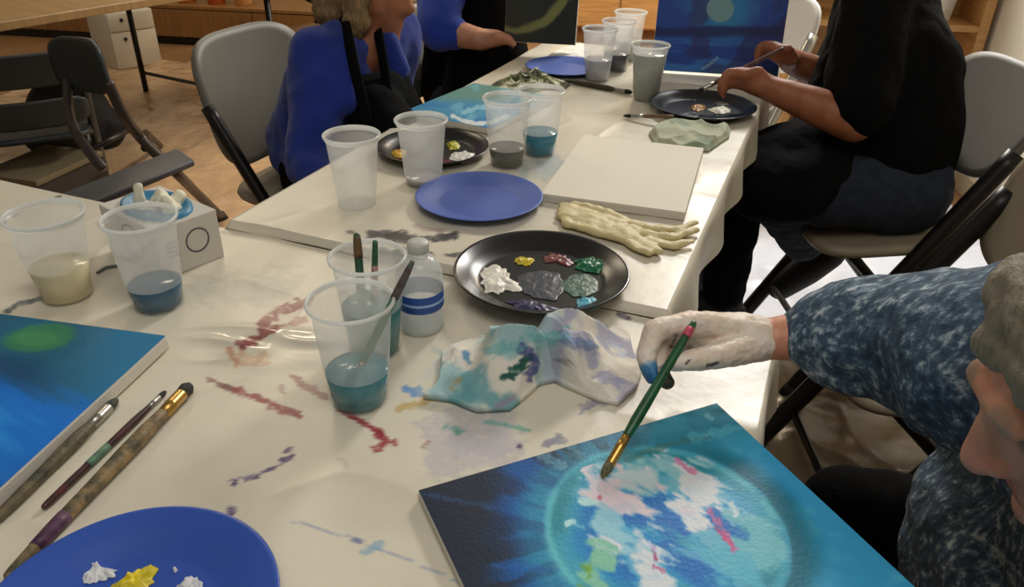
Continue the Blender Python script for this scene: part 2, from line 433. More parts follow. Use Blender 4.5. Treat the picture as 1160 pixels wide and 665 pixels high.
near_marks = [
 ([(296, 372), (318, 352), (348, 342)], 8, MR, .8, 1), ([(272, 390), (300, 378), (312, 372)], 6, MR, .85, 1), ([(300, 376), (345, 362)], 5, (160, 110, 100), .6, 1),
 ([(270, 408), (300, 405)], 11, (190, 140, 100), .45, 1), ([(275, 392), (292, 384)], 6, MR, .8, 1), ([(262, 398), (268, 410)], 7, (170, 110, 84), .6, 1),
 ([(238, 430), (270, 443)], 5, (120, 76, 76), .85, 1), ([(268, 443), (300, 455), (338, 471)], 6, (146, 70, 72), .9, .9), ([(305, 462), (338, 468)], 4, (140, 60, 64), .7, .9), ([(330, 425), (345, 438), (368, 449)], 6, (146, 92, 92), .75, 1),
 ([(318, 438), (322, 446)], 4, (150, 110, 104), .5, 1), ([(385, 464), (410, 478), (432, 492)], 5, (150, 50, 58), .95, .6), ([(428, 490), (436, 500), (425, 508)], 7, (150, 52, 60), .9, .7), ([(447, 503)], 7, (150, 52, 60), .85, .7),
 ([(265, 547)], 5, PU, .95, .6), ([(278, 543), (292, 540)], 3, PU, .9, .6), ([(298, 535), (318, 527)], 3, PU, .8, .9), ([(321, 522), (330, 518)], 5, PU, .9, .8), ([(324, 512), (330, 508)], 4, PU, .8, .8), ([(262, 578)], 8, PU, .9, .6), ([(258, 545), (300, 535)], 2, (120, 110, 150), .5, .5),
 ([(330, 590), (400, 610), (430, 622), (500, 650), (530, 664)], 2.2, (130, 144, 176), .6, .4), ([(398, 612), (408, 614)], 4, (96, 100, 150), .7, .8), ([(415, 625), (430, 618)], 7, (110, 160, 196), .55, 1),
 ([(500, 480), (560, 470), (570, 510), (500, 520), (520, 495)], 34, (176, 172, 182), .55, .6), ([(530, 500), (560, 495)], 30, (182, 176, 190), .55, .8), ([(505, 484), (525, 488)], 6, (70, 150, 140), .5, 1), ([(550, 478), (600, 487)], 4, (80, 160, 140), .6, 1), ([(518, 490)], 5, (60, 140, 110), .6, .8),
 ([(588, 506)], 5, PU, .8, .7), ([(462, 441), (476, 444)], 7, (90, 140, 200), .8, .9), ([(452, 463), (470, 458), (490, 450)], 6, (190, 160, 90), .65, .9), ([(480, 506), (486, 500)], 4, (150, 110, 110), .6, .8),
 ([(620, 504), (630, 498), (640, 500)], 7, (96, 98, 130), .6, 1), ([(470, 340), (480, 358)], 12, (206, 206, 206), .5, .7),
 ([(8, 352), (22, 343), (34, 342), (52, 336)], 5, (96, 100, 104), .9, .7), ([(0, 250), (20, 243)], 3, (110, 106, 100), .5, .5), ([(55, 229), (68, 222)], 3, (90, 88, 84), .8, .6), ([(3, 250)], 7, (80, 76, 74), .8, .6),
 ([(290, 340), (310, 330)], 20, (196, 190, 176), .6, .8), ([(230, 330), (330, 318)], 24, (190, 186, 172), .5, .8), ([(385, 520), (395, 530)], 5, (180, 160, 150), .4, .9),
 ([(540, 395), (480, 425)], 9, (200, 206, 200), .6, 1), ([(700, 355), (712, 360)], 4, (80, 74, 100), .8, .6), ([(490, 395), (500, 400)], 5, (170, 184, 180), .6, .9), ([(660, 462), (700, 452)], 7, (120, 124, 160), .6, 1), ([(640, 380), (615, 380)], 6, (140, 130, 150), .5, 1)]
far_marks = [
 ([(418, 265), (450, 266), (480, 270), (516, 268)], 6, BK, .9, 1), ([(440, 268), (470, 272)], 6, BK, .85, 1), ([(500, 269), (516, 266)], 5, BK, .8, 1), ([(428, 282), (448, 288), (456, 283)], 4, (60, 70, 62), .9, 1), ([(440, 292), (470, 286)], 3, (64, 74, 66), .7, 1), ([(505, 289), (530, 288)], 3, BK, .8, .8), ([(394, 263), (400, 264)], 3, BK, .7, .8), ([(480, 285), (490, 288)], 3, BK, .7, .8),
 ([(470, 256), (500, 262)], 4, (150, 120, 120), .4, 1), ([(600, 190), (625, 186)], 16, (160, 176, 184), .6, .9), ([(380, 232), (440, 226)], 20, (196, 190, 172), .5, .9),
 ([(720, 120), (600, 130)], 40, (206, 200, 184), .3, .9), ([(560, 104), (600, 104)], 20, (160, 160, 120), .35, .8)]
def rip(X, Y):
    c = at(300, 385); d = np.hypot((X - c.x) / .15, (Y - c.y) / .085)
    return (1 - sst(.3, 1.0, d)) * (1 - np.abs(2 * fbm(X * 7 + 1.5 + Y * 4, Y * 26 + 4, 2) - 1)) ** 2.2
def shiny(UU, VV):
    # a slack, rippled patch of the plastic by the tall cups, where it lifts off the table
    X = T0.x + U2.x * UU + V2.x * VV; Y = T0.y + U2.y * UU + V2.y * VV
    return rip(X, Y) * .0065
cloth('tablecloth', NU0, NU1, NV0, NV1, TZ, (.1, .10, .0, .0), .003, near_marks, 'cream plastic tablecloth on the near table, with maroon and purple paint smears', (218, 210, 190), 0, shiny)
cloth('tablecloth', FU0, FU1, FV0, FV1, TZ2, (.1, .09, .0125, .1), .0045, far_marks, 'cream plastic tablecloth on the far table, under the blank canvas and many cups', (212, 204, 184), 0)

# ------------------------------------------------------------------ crumpled things: a star-shaped outline filled with folds
def crumple(poly, z, h, seed, fold=1.0, nr=44, na=150, plateau=.55, fs=30, thick=.002, oct=3):
    """poly: world xy outline; returns (verts, faces, n_top)"""
    P = [Vector((p[0], p[1], 0)) for p in poly]; c = sum(P, Vector()) / len(P)
    ang, rad = [], []
    dense = []
    for a, b in zip(P, P[1:] + P[:1]):
        for k in range(24): dense.append(a.lerp(b, k / 24) - c)
    dense.sort(key=lambda q: math.atan2(q.y, q.x))
    da = np.array([math.atan2(q.y, q.x) for q in dense]); dr = np.array([q.length for q in dense])
    th = np.linspace(-PI, PI, na, endpoint=False); R = np.interp(th, da, dr, period=2 * PI)
    s = np.linspace(0, 1, nr + 1)[1:]
    X = c.x + np.outer(s, R * np.cos(th)); Y = c.y + np.outer(s, R * np.sin(th))
    r1 = 1 - np.abs(2 * fbm(X * fs + seed, Y * fs * .8 + seed * 3, oct) - 1); r2 = fbm(X * fs * .5 + seed * 5, Y * fs * .5, 2)
    env = (1 - sst(plateau, 1.0, s)[:, None] * (1 - .12 * np.ones_like(X)))
    Z = z + thick + env * h * (.25 + fold * (.55 * r1 ** 2.2 + .55 * (r2 - .3)))
    Z = np.maximum(Z, z + thick)
    V = [(c.x, c.y, float(Z[0].mean()))] + np.stack([X, Y, Z], -1).reshape(-1, 3).tolist()
    Fc = [(0, 1 + i, 1 + (i + 1) % na) for i in range(na)]
    for j in range(nr - 1):
        for i in range(na):
            i2 = (i + 1) % na; Fc.append((1 + j * na + i, 1 + (j + 1) * na + i, 1 + (j + 1) * na + i2, 1 + j * na + i2))
    top = len(V)
    V += [(X[-1, i], Y[-1, i], z + .0004) for i in range(na)]
    for i in range(na):
        i2 = (i + 1) % na; b = 1 + (nr - 1) * na; Fc.append((b + i, top + i, top + i2, b + i2))
    V.append((c.x, c.y, z + .0004)); Fc += [(len(V) - 1, top + (i + 1) % na, top + i) for i in range(na)]
    return V, Fc
def dab(parent, pts, z, h, col, seed, label=None, rag=.35):
    """a blob of wet paint on a plate; pts = outline in the plate's own xy"""
    P = [Vector((p[0], p[1], 0)) for p in pts]; c = sum(P, Vector()) / len(P)
    rnd = random.Random(seed); out = []
    if h < .0025: rag *= .3
    for a, b in zip(P, P[1:] + P[:1]):
        for k in range(4):
            q = a.lerp(b, k / 4); out.append(c + (q - c) * (1 + rag * (rnd.random() - .5)))
    v, f = crumple([(p.x, p.y) for p in out], z, h, seed, 1.0 if h > .0025 else .25, 14, 72, .5, 90 if h > .0025 else 25, .0008)
    return obj('paint_dab', (v, f), paintmat(col), parent, label=label)
# ------------------------------------------------------------------ plates
def plate_prof(r, h, flat=.68, th=.0022, bead=0):
    rf = r * flat
    p = [(0.0005, th), (rf * .9, th), (rf, th + .001), (rf + (r - rf) * .35, h * .62), (r * .97, h - .001), (r, h + bead)]
    p += [(r + .0012, h - .001), (r * .972, h - .0035), (rf + (r - rf) * .36, h * .62 - th * 1.3), (rf + .001, 0), (rf * .9, 0), (.0005, 0)]
    return p
def plate(name, c, r, h, m, label, group=None, flat=.68, bead=0):
    t = thing(name, label, 'plate', c, 0, group)
    obj('dish', lathe(plate_prof(r, h, flat, bead=bead), 96), m, t)
    return t
def loc_pts(c, z, px): 
    return [((lambda p: (p.x - c.x, p.y - c.y))(at(x, y, z))) for x, y in px]
def around(c, z, x, y, rx, ry, n=9, jag=.25, seed=0):
    rnd = random.Random(seed)
    return loc_pts(c, z, [(x + rx * math.cos(2 * PI * i / n) * (1 + jag * (rnd.random() - .5)), y + ry * math.sin(2 * PI * i / n) * (1 + jag * (rnd.random() - .5))) for i in range(n)])
# near black plate, half on each table: it lies on the far table's cloth
c = at2(613, 319); c.z = TZ2 + .002
pb = plate('plate', c, .124, .020, M['blackp'], 'black plastic plate palette with white, yellow, red and green paint beside the stained rag', flat=.76, bead=.001)
zp = c.z + .004
for k, (pts, col, h, lab) in enumerate([
    ([(546, 310), (552, 302), (566, 301), (575, 306), (578, 314), (592, 326), (585, 331), (572, 329), (562, 334), (550, 330), (544, 321)], (232, 228, 214), .007, 'white paint dab'),
    ([(582, 293), (590, 291), (598, 294), (606, 292), (604, 298), (596, 300), (586, 299)], (214, 190, 40), .006, 'yellow paint dab'),
    ([(616, 290), (626, 285), (640, 289), (650, 297), (642, 301), (630, 296), (620, 297)], (110, 40, 36), .003, 'dark red paint dab'),
    ([(652, 296), (668, 291), (682, 287), (692, 293), (690, 303), (678, 309), (662, 306), (652, 304)], (20, 112, 76), .008, 'green paint dab'),
    ([(636, 320), (648, 310), (664, 309), (676, 316), (678, 328), (664, 336), (648, 335), (638, 328)], (52, 92, 76), .0016, 'thin grey-green paint wash'),
    ([(653, 341), (660, 337), (674, 336), (680, 341), (676, 348), (662, 351), (654, 347)], (84, 180, 206), .005, 'light blue paint dab'),
    ([(575, 340), (596, 338), (618, 344), (634, 350), (622, 354), (604, 351), (585, 349)], (40, 38, 84), .003, 'dark violet paint dab'),
    ([(586, 312), (610, 305), (634, 309), (640, 326), (630, 340), (604, 336), (588, 328)], (56, 62, 72), .0014, 'grey paint wash')]):
    dab(pb, loc_pts(c, zp, pts), .0022, h, col, 20 + k, lab)
# blue plates
c = at2(543, 230); c.z = TZ2 + .002
plate('plate', c, .110, .015, M['bluel'], 'clean blue paper plate between the clear cups and the black palette', flat=.66)
Pt = at(155, 583, TZ + .016); d = Vector((Pt.x, Pt.y, 0)).normalized(); c = Vector((Pt.x, Pt.y, 0)) - d * .118; c.x -= .027; c.y -= .012; c.z = TZ + .002
pn = plate('plate', c, .118, .018, M['blue'], 'shiny blue plate with white and yellow paint below the three paint brushes', flat=.64)
zp = c.z + .003
for k, (pts, col, h, lab) in enumerate([
    ([(92, 655), (100, 642), (104, 626), (110, 630), (114, 642), (132, 646), (128, 654), (112, 658), (100, 664)], (226, 226, 230), .005, 'white paint dab'),
    ([(128, 662), (150, 650), (170, 641), (178, 646), (174, 660), (160, 674), (140, 680), (126, 674)], (226, 204, 36), .010, 'yellow paint dab'),
    ([(200, 664), (210, 655), (224, 653), (232, 662), (230, 676), (212, 680), (202, 676)], (230, 230, 232), .007, 'round white paint dab'),
    ([(195, 645), (199, 643), (202, 646), (198, 649)], (220, 222, 230), .003, 'small white paint drop')]):
    dab(pn, loc_pts(c, zp, pts), .0022, h, col, 40 + k, lab)
# second black palette, behind the clear cups
c = at2(491, 174); c.z = TZ2 + .002
pl = plate('plate', c, .112, .018, M['blackp'], 'black palette plate with yellow and white paint behind the row of clear cups', flat=.76)
zp = c.z + .003
for k, (x, y, rx, ry, col, h, lab) in enumerate([(452, 174, 8, 5, (222, 170, 50), .006, 'orange-yellow paint dab'), (514, 165, 8, 5, (196, 190, 50), .006, 'yellow paint dab'), (524, 178, 16, 6, (228, 224, 216), .006, 'white paint dab'),
        (503, 184, 9, 4, (96, 36, 48), .002, 'dark red paint dab'), (520, 153, 14, 4, (220, 218, 210), .004, 'white paint dab'), (480, 168, 10, 5, (60, 66, 60), .002, 'grey paint wash')]):
    dab(pl, around(c, zp, x, y, rx, ry, seed=k), .0022, h, col, 60 + k, lab)
# third black palette, at the far painter
c = at2(795, 127); c.z = TZ2 + .002
pf = plate('plate', c, .124, .020, M['blackp'], 'black palette plate with orange and white paint under the far painter\'s hand', flat=.76)
zp = c.z + .003
for k, (x, y, rx, ry, col, h, lab) in enumerate([(791, 122, 8, 4, (190, 130, 40), .006, 'orange paint dab'), (816, 125, 13, 4, (226, 220, 196), .006, 'white paint dab'), (780, 131, 12, 4, (70, 74, 76), .002, 'grey paint wash'), (818, 117, 9, 3, (96, 86, 60), .002, 'brown paint wash')]):
    dab(pf, around(c, zp, x, y, rx, ry, seed=k), .0022, h, col, 80 + k, lab)
# blue plate far back
c = at2(640, 80); c.z = TZ2 + .002
plate('plate', c, .11, .014, M['bluel'], 'blue paper plate at the back behind the crumpled green towel')

# ------------------------------------------------------------------ cups
def cup_parts(t, R=.0455, r=.0325, h=.133, wet=0):
    prof = [(.0005, .004), (r - .004, .004), (r - .001, .0), (r, .002)]
    for k in range(1, 33):
        s = k / 32; prof.append((r + (R - .0025 - r) * s, .002 + (h - .012) * s))
    prof += [(R - .0005, h - .009), (R, h - .006), (R + .0022, h - .0042), (R + .0026, h - .0016), (R + .0008, h), (R - .0012, h - .001), (R - .0014, h - .006)]
    o = obj('body', lathe(prof, 64), M['cup'], t)
    o.data.materials.append(M['cupwet']); o.data.materials.append(M['cuprim'])
    for p in o.data.polygons:
        if p.center.z > h - .0075: p.material_index = 2
    if wet:
        for p in o.data.polygons:
            if p.center.z < wet: p.material_index = 1
def plastic_cup(px, py, z, label, water=None, level=.3, R=.0455, r=.0325, h=.133, group=None, zf=None):
    p = at(px, py, z); p.z = z + .001
    t = thing('plastic_cup', label, 'cup', p, 0, group)
    cup_parts(t, R, r, h, h * level if water is not None else 0)
    if water is not None:
        zl = h * level; rl = r + (R - .0025 - r) * (zl / (h - .01)) - .0008
        M['w' + str(water)] = M.get('w' + str(water)) or mat('paint_water', water, .12, spec=.6, var=.1, vscale=25)
        obj('water', lathe([(.0005, .005), (r - .0022, .005), (rl - .0003, zl - .0012), (rl - .0015, zl), (.0005, zl)], 48), M['w' + str(water)], t, label='paint water')
    return t
plastic_cup(408, 453, TZ, 'frosted cup of teal rinse water nearest the red paint smears', (44, 130, 144), .33)
plastic_cup(425, 396, TZ, 'frosted cup holding two upright brushes, behind the teal rinse-water cup', (36, 118, 120), .5, R=.044)
plastic_cup(181, 346, TZ, 'frosted cup with dark blue water in front of the glove box', (18, 84, 116), .27)
plastic_cup(78, 337, TZ, 'frosted cup of cloudy pale water at the left of the glove box', (224, 212, 170), .4, R=.048, h=.128)
plastic_cup(405, 231, TZ2, 'empty frosted cup standing closest to the seated woman in blue', None, h=.125)
plastic_cup(480, 208, TZ2, 'frosted cup with a little clear water in front of the yellow-dabbed palette', (170, 168, 160), .12, h=.122)
plastic_cup(574, 187, TZ2, 'frosted cup with grey water beside the blue-water cup', (92, 88, 78), .28, h=.134)
plastic_cup(611, 174, TZ2, 'frosted cup with bright blue water behind the grey-water cup', (10, 126, 152), .36, h=.13)
plastic_cup(731, 113, TZ2, 'frosted cup of grey water in front of the upright blue painting', (170, 174, 164), .84, h=.135)
plastic_cup(676, 91, TZ2, 'clear cup half full of pale lilac water right of the far blue plate', (190, 190, 200), .42, h=.136)
plastic_cup(697, 80, TZ2, 'clear cup with dark grey water, middle one of the three standing close together', (60, 60, 66), .36, h=.136)
plastic_cup(710, 68, TZ2, 'tallest-looking clear cup at the very back, beside the upright blue painting', (150, 160, 158), .4, h=.138)

# ------------------------------------------------------------------ water bottle
p = at(478, 371); p.z = TZ + .001
t = thing('water_bottle', 'small clear water bottle with blue label behind the cup of brushes', 'bottle', p)
prof = [(.0005, .006), (.016, .004), (.024, .0), (.0285, .004), (.030, .012), (.0292, .018), (.030, .024), (.0292, .03), (.0295, .034), (.0295, .062), (.030, .066), (.0298, .074)]
for k in range(1, 10):
    a = k / 9 * PI / 2; prof.append((.0125 + .0173 * math.cos(a), .074 + .03 * math.sin(a)))
prof += [(.0122, .107), (.0135, .109), (.0122, .111), (.0118, .116)]
obj('bottle_body', lathe(prof, 56), M['clear'], t)
obj('label', lathe([(.0298, .036), (.0302, .037), (.0302, .059), (.0298, .060)], 56), solid('label_blue', (40, 76, 150), .5), t, label='blue label band')
obj('label_stripe', lathe([(.0303, .046), (.0304, .0465), (.0304, .049), (.0303, .0495)], 56), solid('label_pale', (150, 180, 220), .5), t, label='pale stripe on the label')
cp = [(.0005, .125), (.0128, .125), (.0138, .123), (.0138, .113), (.0132, .112)]
obj('cap', lathe(cp, 40), mat('cap_plastic', (186, 184, 176), .5), t, label='white screw cap')
obj('water', lathe([(.0005, .0065), (.024, .004), (.028, .01), (.028, .028), (.0005, .028)], 40), clear('bottle_water', (220, 226, 226), .6, .1, .5), t)

# ------------------------------------------------------------------ paint brushes
def brush(name_label, tip, end, dims, cols, group=None, stripe=None, fm=None):
    """tip -> end; dims = (bristle length, ferrule length, bristle radius, ferrule radius, belly radius, end radius); cols = bristles, handle"""
    tip, end = Vector(tip), Vector(end); d = (end - tip); L = d.length; d /= L
    bl, fl, br, fr, hr, er = dims
    t = thing('paint_brush', name_label, 'paint brush', tip, 0, group)
    P = lambda s: tip + d * s
    obj('bristles', tube([P(0), P(bl * .12), P(bl * .45), P(bl * .85), P(bl + .004)], [br * .25, br * .62, br, fr * 1.02, fr * .8], 14), solid('bristles', cols[0], .7, var=.35, vscale=300, bump=.4, bscale=500), t, world=True)
    obj('ferrule', tube([P(bl), P(bl + .001), P(bl + fl * .55), P(bl + fl * .6), P(bl + fl * .66), P(bl + fl)], [fr * .98, fr * 1.03, fr, fr * 1.08, fr, fr * .92], 16), fm or M['gold'], t, world=True)
    h0 = bl + fl - .002; HL = L - h0
    hp = [P(h0 + HL * k) for k in (0, .03, .15, .3, .5, .75, .96, .99, 1)]
    hr_ = [fr * .9, fr * .95, hr, hr * .98, hr * .86, (hr + er) / 2, er, er * .8, er * .3]
    hd = obj('handle', tube(hp, hr_, 16), cols[1] if not isinstance(cols[1], tuple) else solid('handle_lacquer', cols[1], .35, var=.2, vscale=60), t, world=True)
    for (s0, s1, k) in (stripe or []):
        if s0 < 0: s0, s1 = L + s0, L + s1
        ii = [s0 + (s1 - s0) * q / 4 for q in range(5)]
        rad = lambda s: float(np.interp((s - h0) / HL, [0, .03, .15, .3, .5, .75, .96, .99, 1], hr_)) + .0005
        st = obj('paint_band', tube([P(s) for s in ii], [rad(s) for s in ii], 16), solid('band_paint', k, .5, var=.3, vscale=120), hd, label='painted band on the handle')
        st.location = (-Vector(t.location)) ; 
    return t
spat = mat('paint_spattered_wood', (150, 124, 84), .5, col2=(66, 62, 46), vscale=70, bump=.2, bscale=90)
spat2 = mat('paint_spattered_grey', (104, 92, 64), .5, col2=(56, 56, 44), vscale=60, bump=.2, bscale=90)
red = mat('spattered_red', (92, 40, 40), .4, col2=(48, 34, 34), vscale=50)
# three brushes lying on the near table
brush('thick paint-spattered brush with dark round bristles beside the thin red-handled brush', at(216, 436, TZ + .012), at(6, 656, TZ + .008), (.018, .035, .0085, .0075, .0085, .005), ((58, 60, 52), spat), stripe=[(.205, .243, (92, 52, 84))])
brush('thin dark red-handled brush with a green paint band, middle of the three lying brushes', at(188, 443, TZ + .006), at(48, 576, TZ + .006), (.012, .018, .003, .0032, .0042, .0034), ((50, 40, 38), red), stripe=[(.098, .128, (96, 136, 112))], fm=M['steel'])
brush('spattered brush lying tight along the edge of the green-blue canvas', at(133, 452, TZ + .009), at(-8, 592, TZ + .008), (.016, .03, .005, .006, .0075, .005), ((70, 76, 60), spat2), fm=M['steel'])
# brushes standing in cups (bristles down)
def cup_brush(label, cpx, cpy, top, dims, cols, off, z=TZ, stripe=None):
    b = at(cpx, cpy, z); tip = Vector((b.x + off[0], b.y + off[1], z + .012)); brush(label, tip, top, dims, cols, stripe=stripe, fm=M['steel'])
cup_brush('green-handled brush with brown tip standing straight in the back cup', 425, 396, pd(404, 264, .925), (.02, .02, .004, .0045, .0060, .0042), ((70, 90, 80), (40, 84, 58)), (-.012, .0), stripe=[(-.03, -.003, (112, 84, 52))])
cup_brush('slim brush with pale pink lower handle standing in the back cup', 425, 396, pd(425, 272, .93), (.018, .02, .003, .003, .0042, .0034), ((70, 90, 80), (46, 96, 66)), (-.002, .006), stripe=[(-.075, -.032, (184, 140, 124))])
cup_brush('teal-green brush leaning out over the rim of the teal rinse cup', 408, 453, pd(468, 295, .815), (.02, .022, .004, .004, .0052, .0030), ((70, 90, 80), (74, 132, 104)), (-.012, .004), stripe=[(-.05, -.001, (96, 84, 84))])

# ------------------------------------------------------------------ canvases
def canvas(label, o, ux, uy, w, h, th, colf, step, name='canvas_painting', tilt=None, m=None, blank=False, cat='painting'):
    """o = a lower corner of the painted face; ux, uy unit vectors in the face"""
    o = Vector(o); ux = Vector(ux).normalized(); uy = Vector(uy); uy = (uy - ux * uy.dot(ux)).normalized(); n = ux.cross(uy)
    t = thing(name, label, cat, o + ux * w / 2 + uy * h / 2 - n * th)
    obj('stretched_canvas', obox(o - n * th, ux * w, uy * h, n * (th - .0006), .002), M['board'], t, world=True, smooth=False)
    nx, ny = int(w / step), int(h / step)
    a, b = np.meshgrid(np.linspace(.0008, w - .0008, nx + 1), np.linspace(.0008, h - .0008, ny + 1))
    a, b = a.ravel(), b.ravel()
    P = np.array(o)[None] + a[:, None] * np.array(ux)[None] + b[:, None] * np.array(uy)[None]
    I = np.arange((nx + 1) * (ny + 1)).reshape(ny + 1, nx + 1)
    Fc = np.stack([I[:-1, :-1], I[:-1, 1:], I[1:, 1:], I[1:, :-1]], -1).reshape(-1, 4).tolist()
    if blank:
        obj('primed_face', (P.tolist(), Fc), M['canvas'], t, world=True)
    else:
        c = colf(a, b, P)
        obj('painted_face', (P.tolist(), Fc), m or M['paint'], t, world=True, cols=c)
    return t
# 1. the canvas being painted
zc = TZ + .0125
A_, B_ = at(473, 555, zc), at(812, 456, zc); ux = (B_ - A_).normalized(); uy_ = Vector((ux.y, -ux.x, 0))
def near_paint(a, b, P):
    x, y = projn(P); N = lambda s, o=0: fbm(P[:, 0] * s + o, P[:, 1] * s * 1.3 + o, 4)
    n1 = N(14); n2 = N(40, 5); st = fbm(P[:, 0] * 30 + P[:, 1] * 10, P[:, 1] * 8 - P[:, 0] * 30, 3)
    c = np.tile(np.array((26, 38, 56), float), (len(a), 1))
    # broad ground: navy at the left, blue towards the middle, cyan along the long right edge
    c = mixc(c, (14, 66, 130), sst(545, 610, x + (n1 - .5) * 60) * sst(500, 560, y + (n1 - .5) * 40))
    rr_ = fbm(np.arctan2(y - 600, x - 740) * 9, np.hypot(x - 740, y - 600) * .012, 3)
    c = mixc(c, (8, 92, 170), sst(.42, .6, rr_) * sst(535, 590, x) * (1 - sst(680, 760, x)) * .8)
    c = mixc(c, (34, 84, 112), (1 - sst(0, .06, b + (n1 - .5) * .05)) * sst(620, 700, x))
    c = mixc(c, (52, 120, 138), (1 - sst(0, .05, b + (n1 - .5) * .04)) * sst(700, 790, x))
    u = a / .36
    right = sst(640, 760, x + (n1 - .5) * 50)
    c = mixc(c, (50, 146, 180), right * sst(.02, .07, b))
    c = mixc(c, (66, 170, 200), right * sst(.2, .05, np.abs(b - .09)) * sst(.4, .6, n1) * .7)
    c = mixc(c, (62, 168, 220), sst(.24, .33, a + (n1 - .5) * .06) * sst(.04, .12, b))
    c = mixc(c, (104, 196, 228), sst(.26, .34, a) * sst(.52, .75, n2) * .5 * sst(.04, .1, b))
    # the round planet
    p1, p2, p3 = [at(*q, zc) for q in ((614, 600), (716, 506), (893, 640))]
    ax, ay, bx, by, cx, cy = p1.x, p1.y, p2.x, p2.y, p3.x, p3.y
    D = 2 * (ax * (by - cy) + bx * (cy - ay) + cx * (ay - by))
    ox = ((ax**2 + ay**2) * (by - cy) + (bx**2 + by**2) * (cy - ay) + (cx**2 + cy**2) * (ay - by)) / D
    oy = ((ax**2 + ay**2) * (cx - bx) + (bx**2 + by**2) * (ax - cx) + (cx**2 + cy**2) * (bx - ax)) / D
    R = math.hypot(ax - ox, ay - oy)
    r = np.hypot(P[:, 0] - ox, P[:, 1] - oy) / R + (n2 - .5) * .035
    an = np.arctan2(P[:, 1] - oy, P[:, 0] - ox)
    c = mixc(c, (58, 150, 186), sst(.5, .66, rr_) * (1 - sst(1.08, 1.3, r)) * (1 - sst(560, 520, y)) * .0 + sst(.46, .6, rr_) * (1 - sst(1.05, 1.28, r)) * sst(.8, 1.0, r) * .55)
    ring = sst(1.0, 1.03, r) * (1 - sst(1.06, 1.34, r + (n1 - .5) * .12))
    c = mixc(c, (18, 104, 122), ring * sst(690, 860, x) * .85)
    c = mixc(c, (56, 158, 176), ring * (1 - sst(640, 720, x)) * .45)
    ins = 1 - sst(.95, 1.05, r + (n1 - .5) * .06)
    q1 = P[:, 0] * .82 - P[:, 1] * .57; q2 = P[:, 0] * .57 + P[:, 1] * .82      # brush direction
    S1 = lambda s, o=0: fbm(q1 * s + o, q2 * s * 2.1 + o, 4)
    pc = np.tile(np.array((64, 164, 188), float), (len(a), 1))
    pc = mixc(pc, (36, 132, 148), sst(.74, .86, r) * (1 - sst(.90, .97, r)) * .75 * sst(.3, .55, n1))
    pc = mixc(pc, (104, 196, 206), sst(.90, .96, r) * sst(.3, .6, n2) * .75)
    pc = mixc(pc, (24, 142, 202), (1 - sst(.55, .9, r + (n1 - .5) * .3)) * sst(.36, .5, S1(16)))
    pc = mixc(pc, (10, 112, 190), (1 - sst(.5, .85, r)) * sst(.48, .6, S1(20, 11)))
    pc = mixc(pc, (120, 194, 218), (1 - sst(.65, .95, r)) * sst(.5, .62, S1(24, 21)) * .7)
    def patch(q, cx0, cy0, rx, ry, rot, k, thr, sc, o, st=1.0):
        dx, dy = x - cx0, y - cy0; ca, sa = math.cos(rot), math.sin(rot)
        e = np.hypot((dx * ca + dy * sa) / rx, (-dx * sa + dy * ca) / ry)
        f = fbm(q1 * sc + o, q2 * sc * 2 + o, 4) + .34 * (1 - e)
        thr = thr - .03; m = sst(thr, thr + .09, f) * (e < 1.5) * st * np.clip(.55 + .9 * S1(70, o), 0, 1)
        q = mixc(q, np.array(k) * .86 + np.array((8, 22, 30)), sst(thr - .06, thr, f) * (e < 1.5) * st * .6)
        return mixc(q, k, m)
    W, WP = (220, 224, 228), (224, 210, 218)
    pc = patch(pc, 742, 538, 62, 24, .1, (150, 202, 210), .58, 34, 3)
    pc = patch(pc, 708, 545, 40, 14, -.1, (196, 216, 220), .60, 40, 5)
    pc = patch(pc, 795, 556, 50, 26, .65, W, .60, 40, 1)
    pc = patch(pc, 712, 566, 44, 24, .4, WP, .57, 40, 2)
    pc = patch(pc, 768, 576, 44, 18, .6, W, .62, 46, 8)
    pc = patch(pc, 736, 638, 44, 30, .8, W, .58, 40, 4)
    pc = patch(pc, 808, 604, 36, 16, .95, WP, .60, 46, 6)
    pc = patch(pc, 690, 606, 40, 24, .6, (150, 204, 222), .60, 36, 9)
    pc = patch(pc, 690, 618, 22, 12, .6, W, .66, 50, 17)
    pc = patch(pc, 662, 570, 10, 6, 0, (190, 230, 230), .55, 50, 10)
    pc = patch(pc, 676, 644, 22, 24, .5, (130, 196, 170), .58, 40, 12)
    pc = patch(pc, 667, 652, 10, 15, .2, (118, 166, 50), .52, 40, 13)
    pc = patch(pc, 852, 614, 34, 34, .5, (120, 194, 204), .58, 26, 15, .8)
    pc = patch(pc, 822, 640, 40, 20, .7, (90, 184, 208), .58, 30, 16, .8)
    pc = strokes(pc, x, y, [([(768, 522), (780, 532), (786, 535)], 5, (210, 120, 166), .8, 1), ([(803, 578), (818, 598), (832, 622)], 5, (206, 104, 156), .85, 1), ([(812, 600), (830, 618)], 4, (214, 70, 120), .7, .9), ([(740, 620), (743, 634)], 3, (170, 70, 120), .9, .6),
        ([(679, 563)], 4, (190, 60, 90), .9, .6), ([(735, 616), (742, 622)], 4, (190, 206, 240), .9, .7), ([(828, 572), (834, 582)], 5, (214, 228, 230), .9, .8), ([(642, 593), (650, 590)], 5, (200, 236, 236), .9, .7), ([(740, 640), (752, 648)], 3, (180, 80, 130), .8, .9)], .2)
    c = c * (1 - ins[:, None]) + pc * ins[:, None]
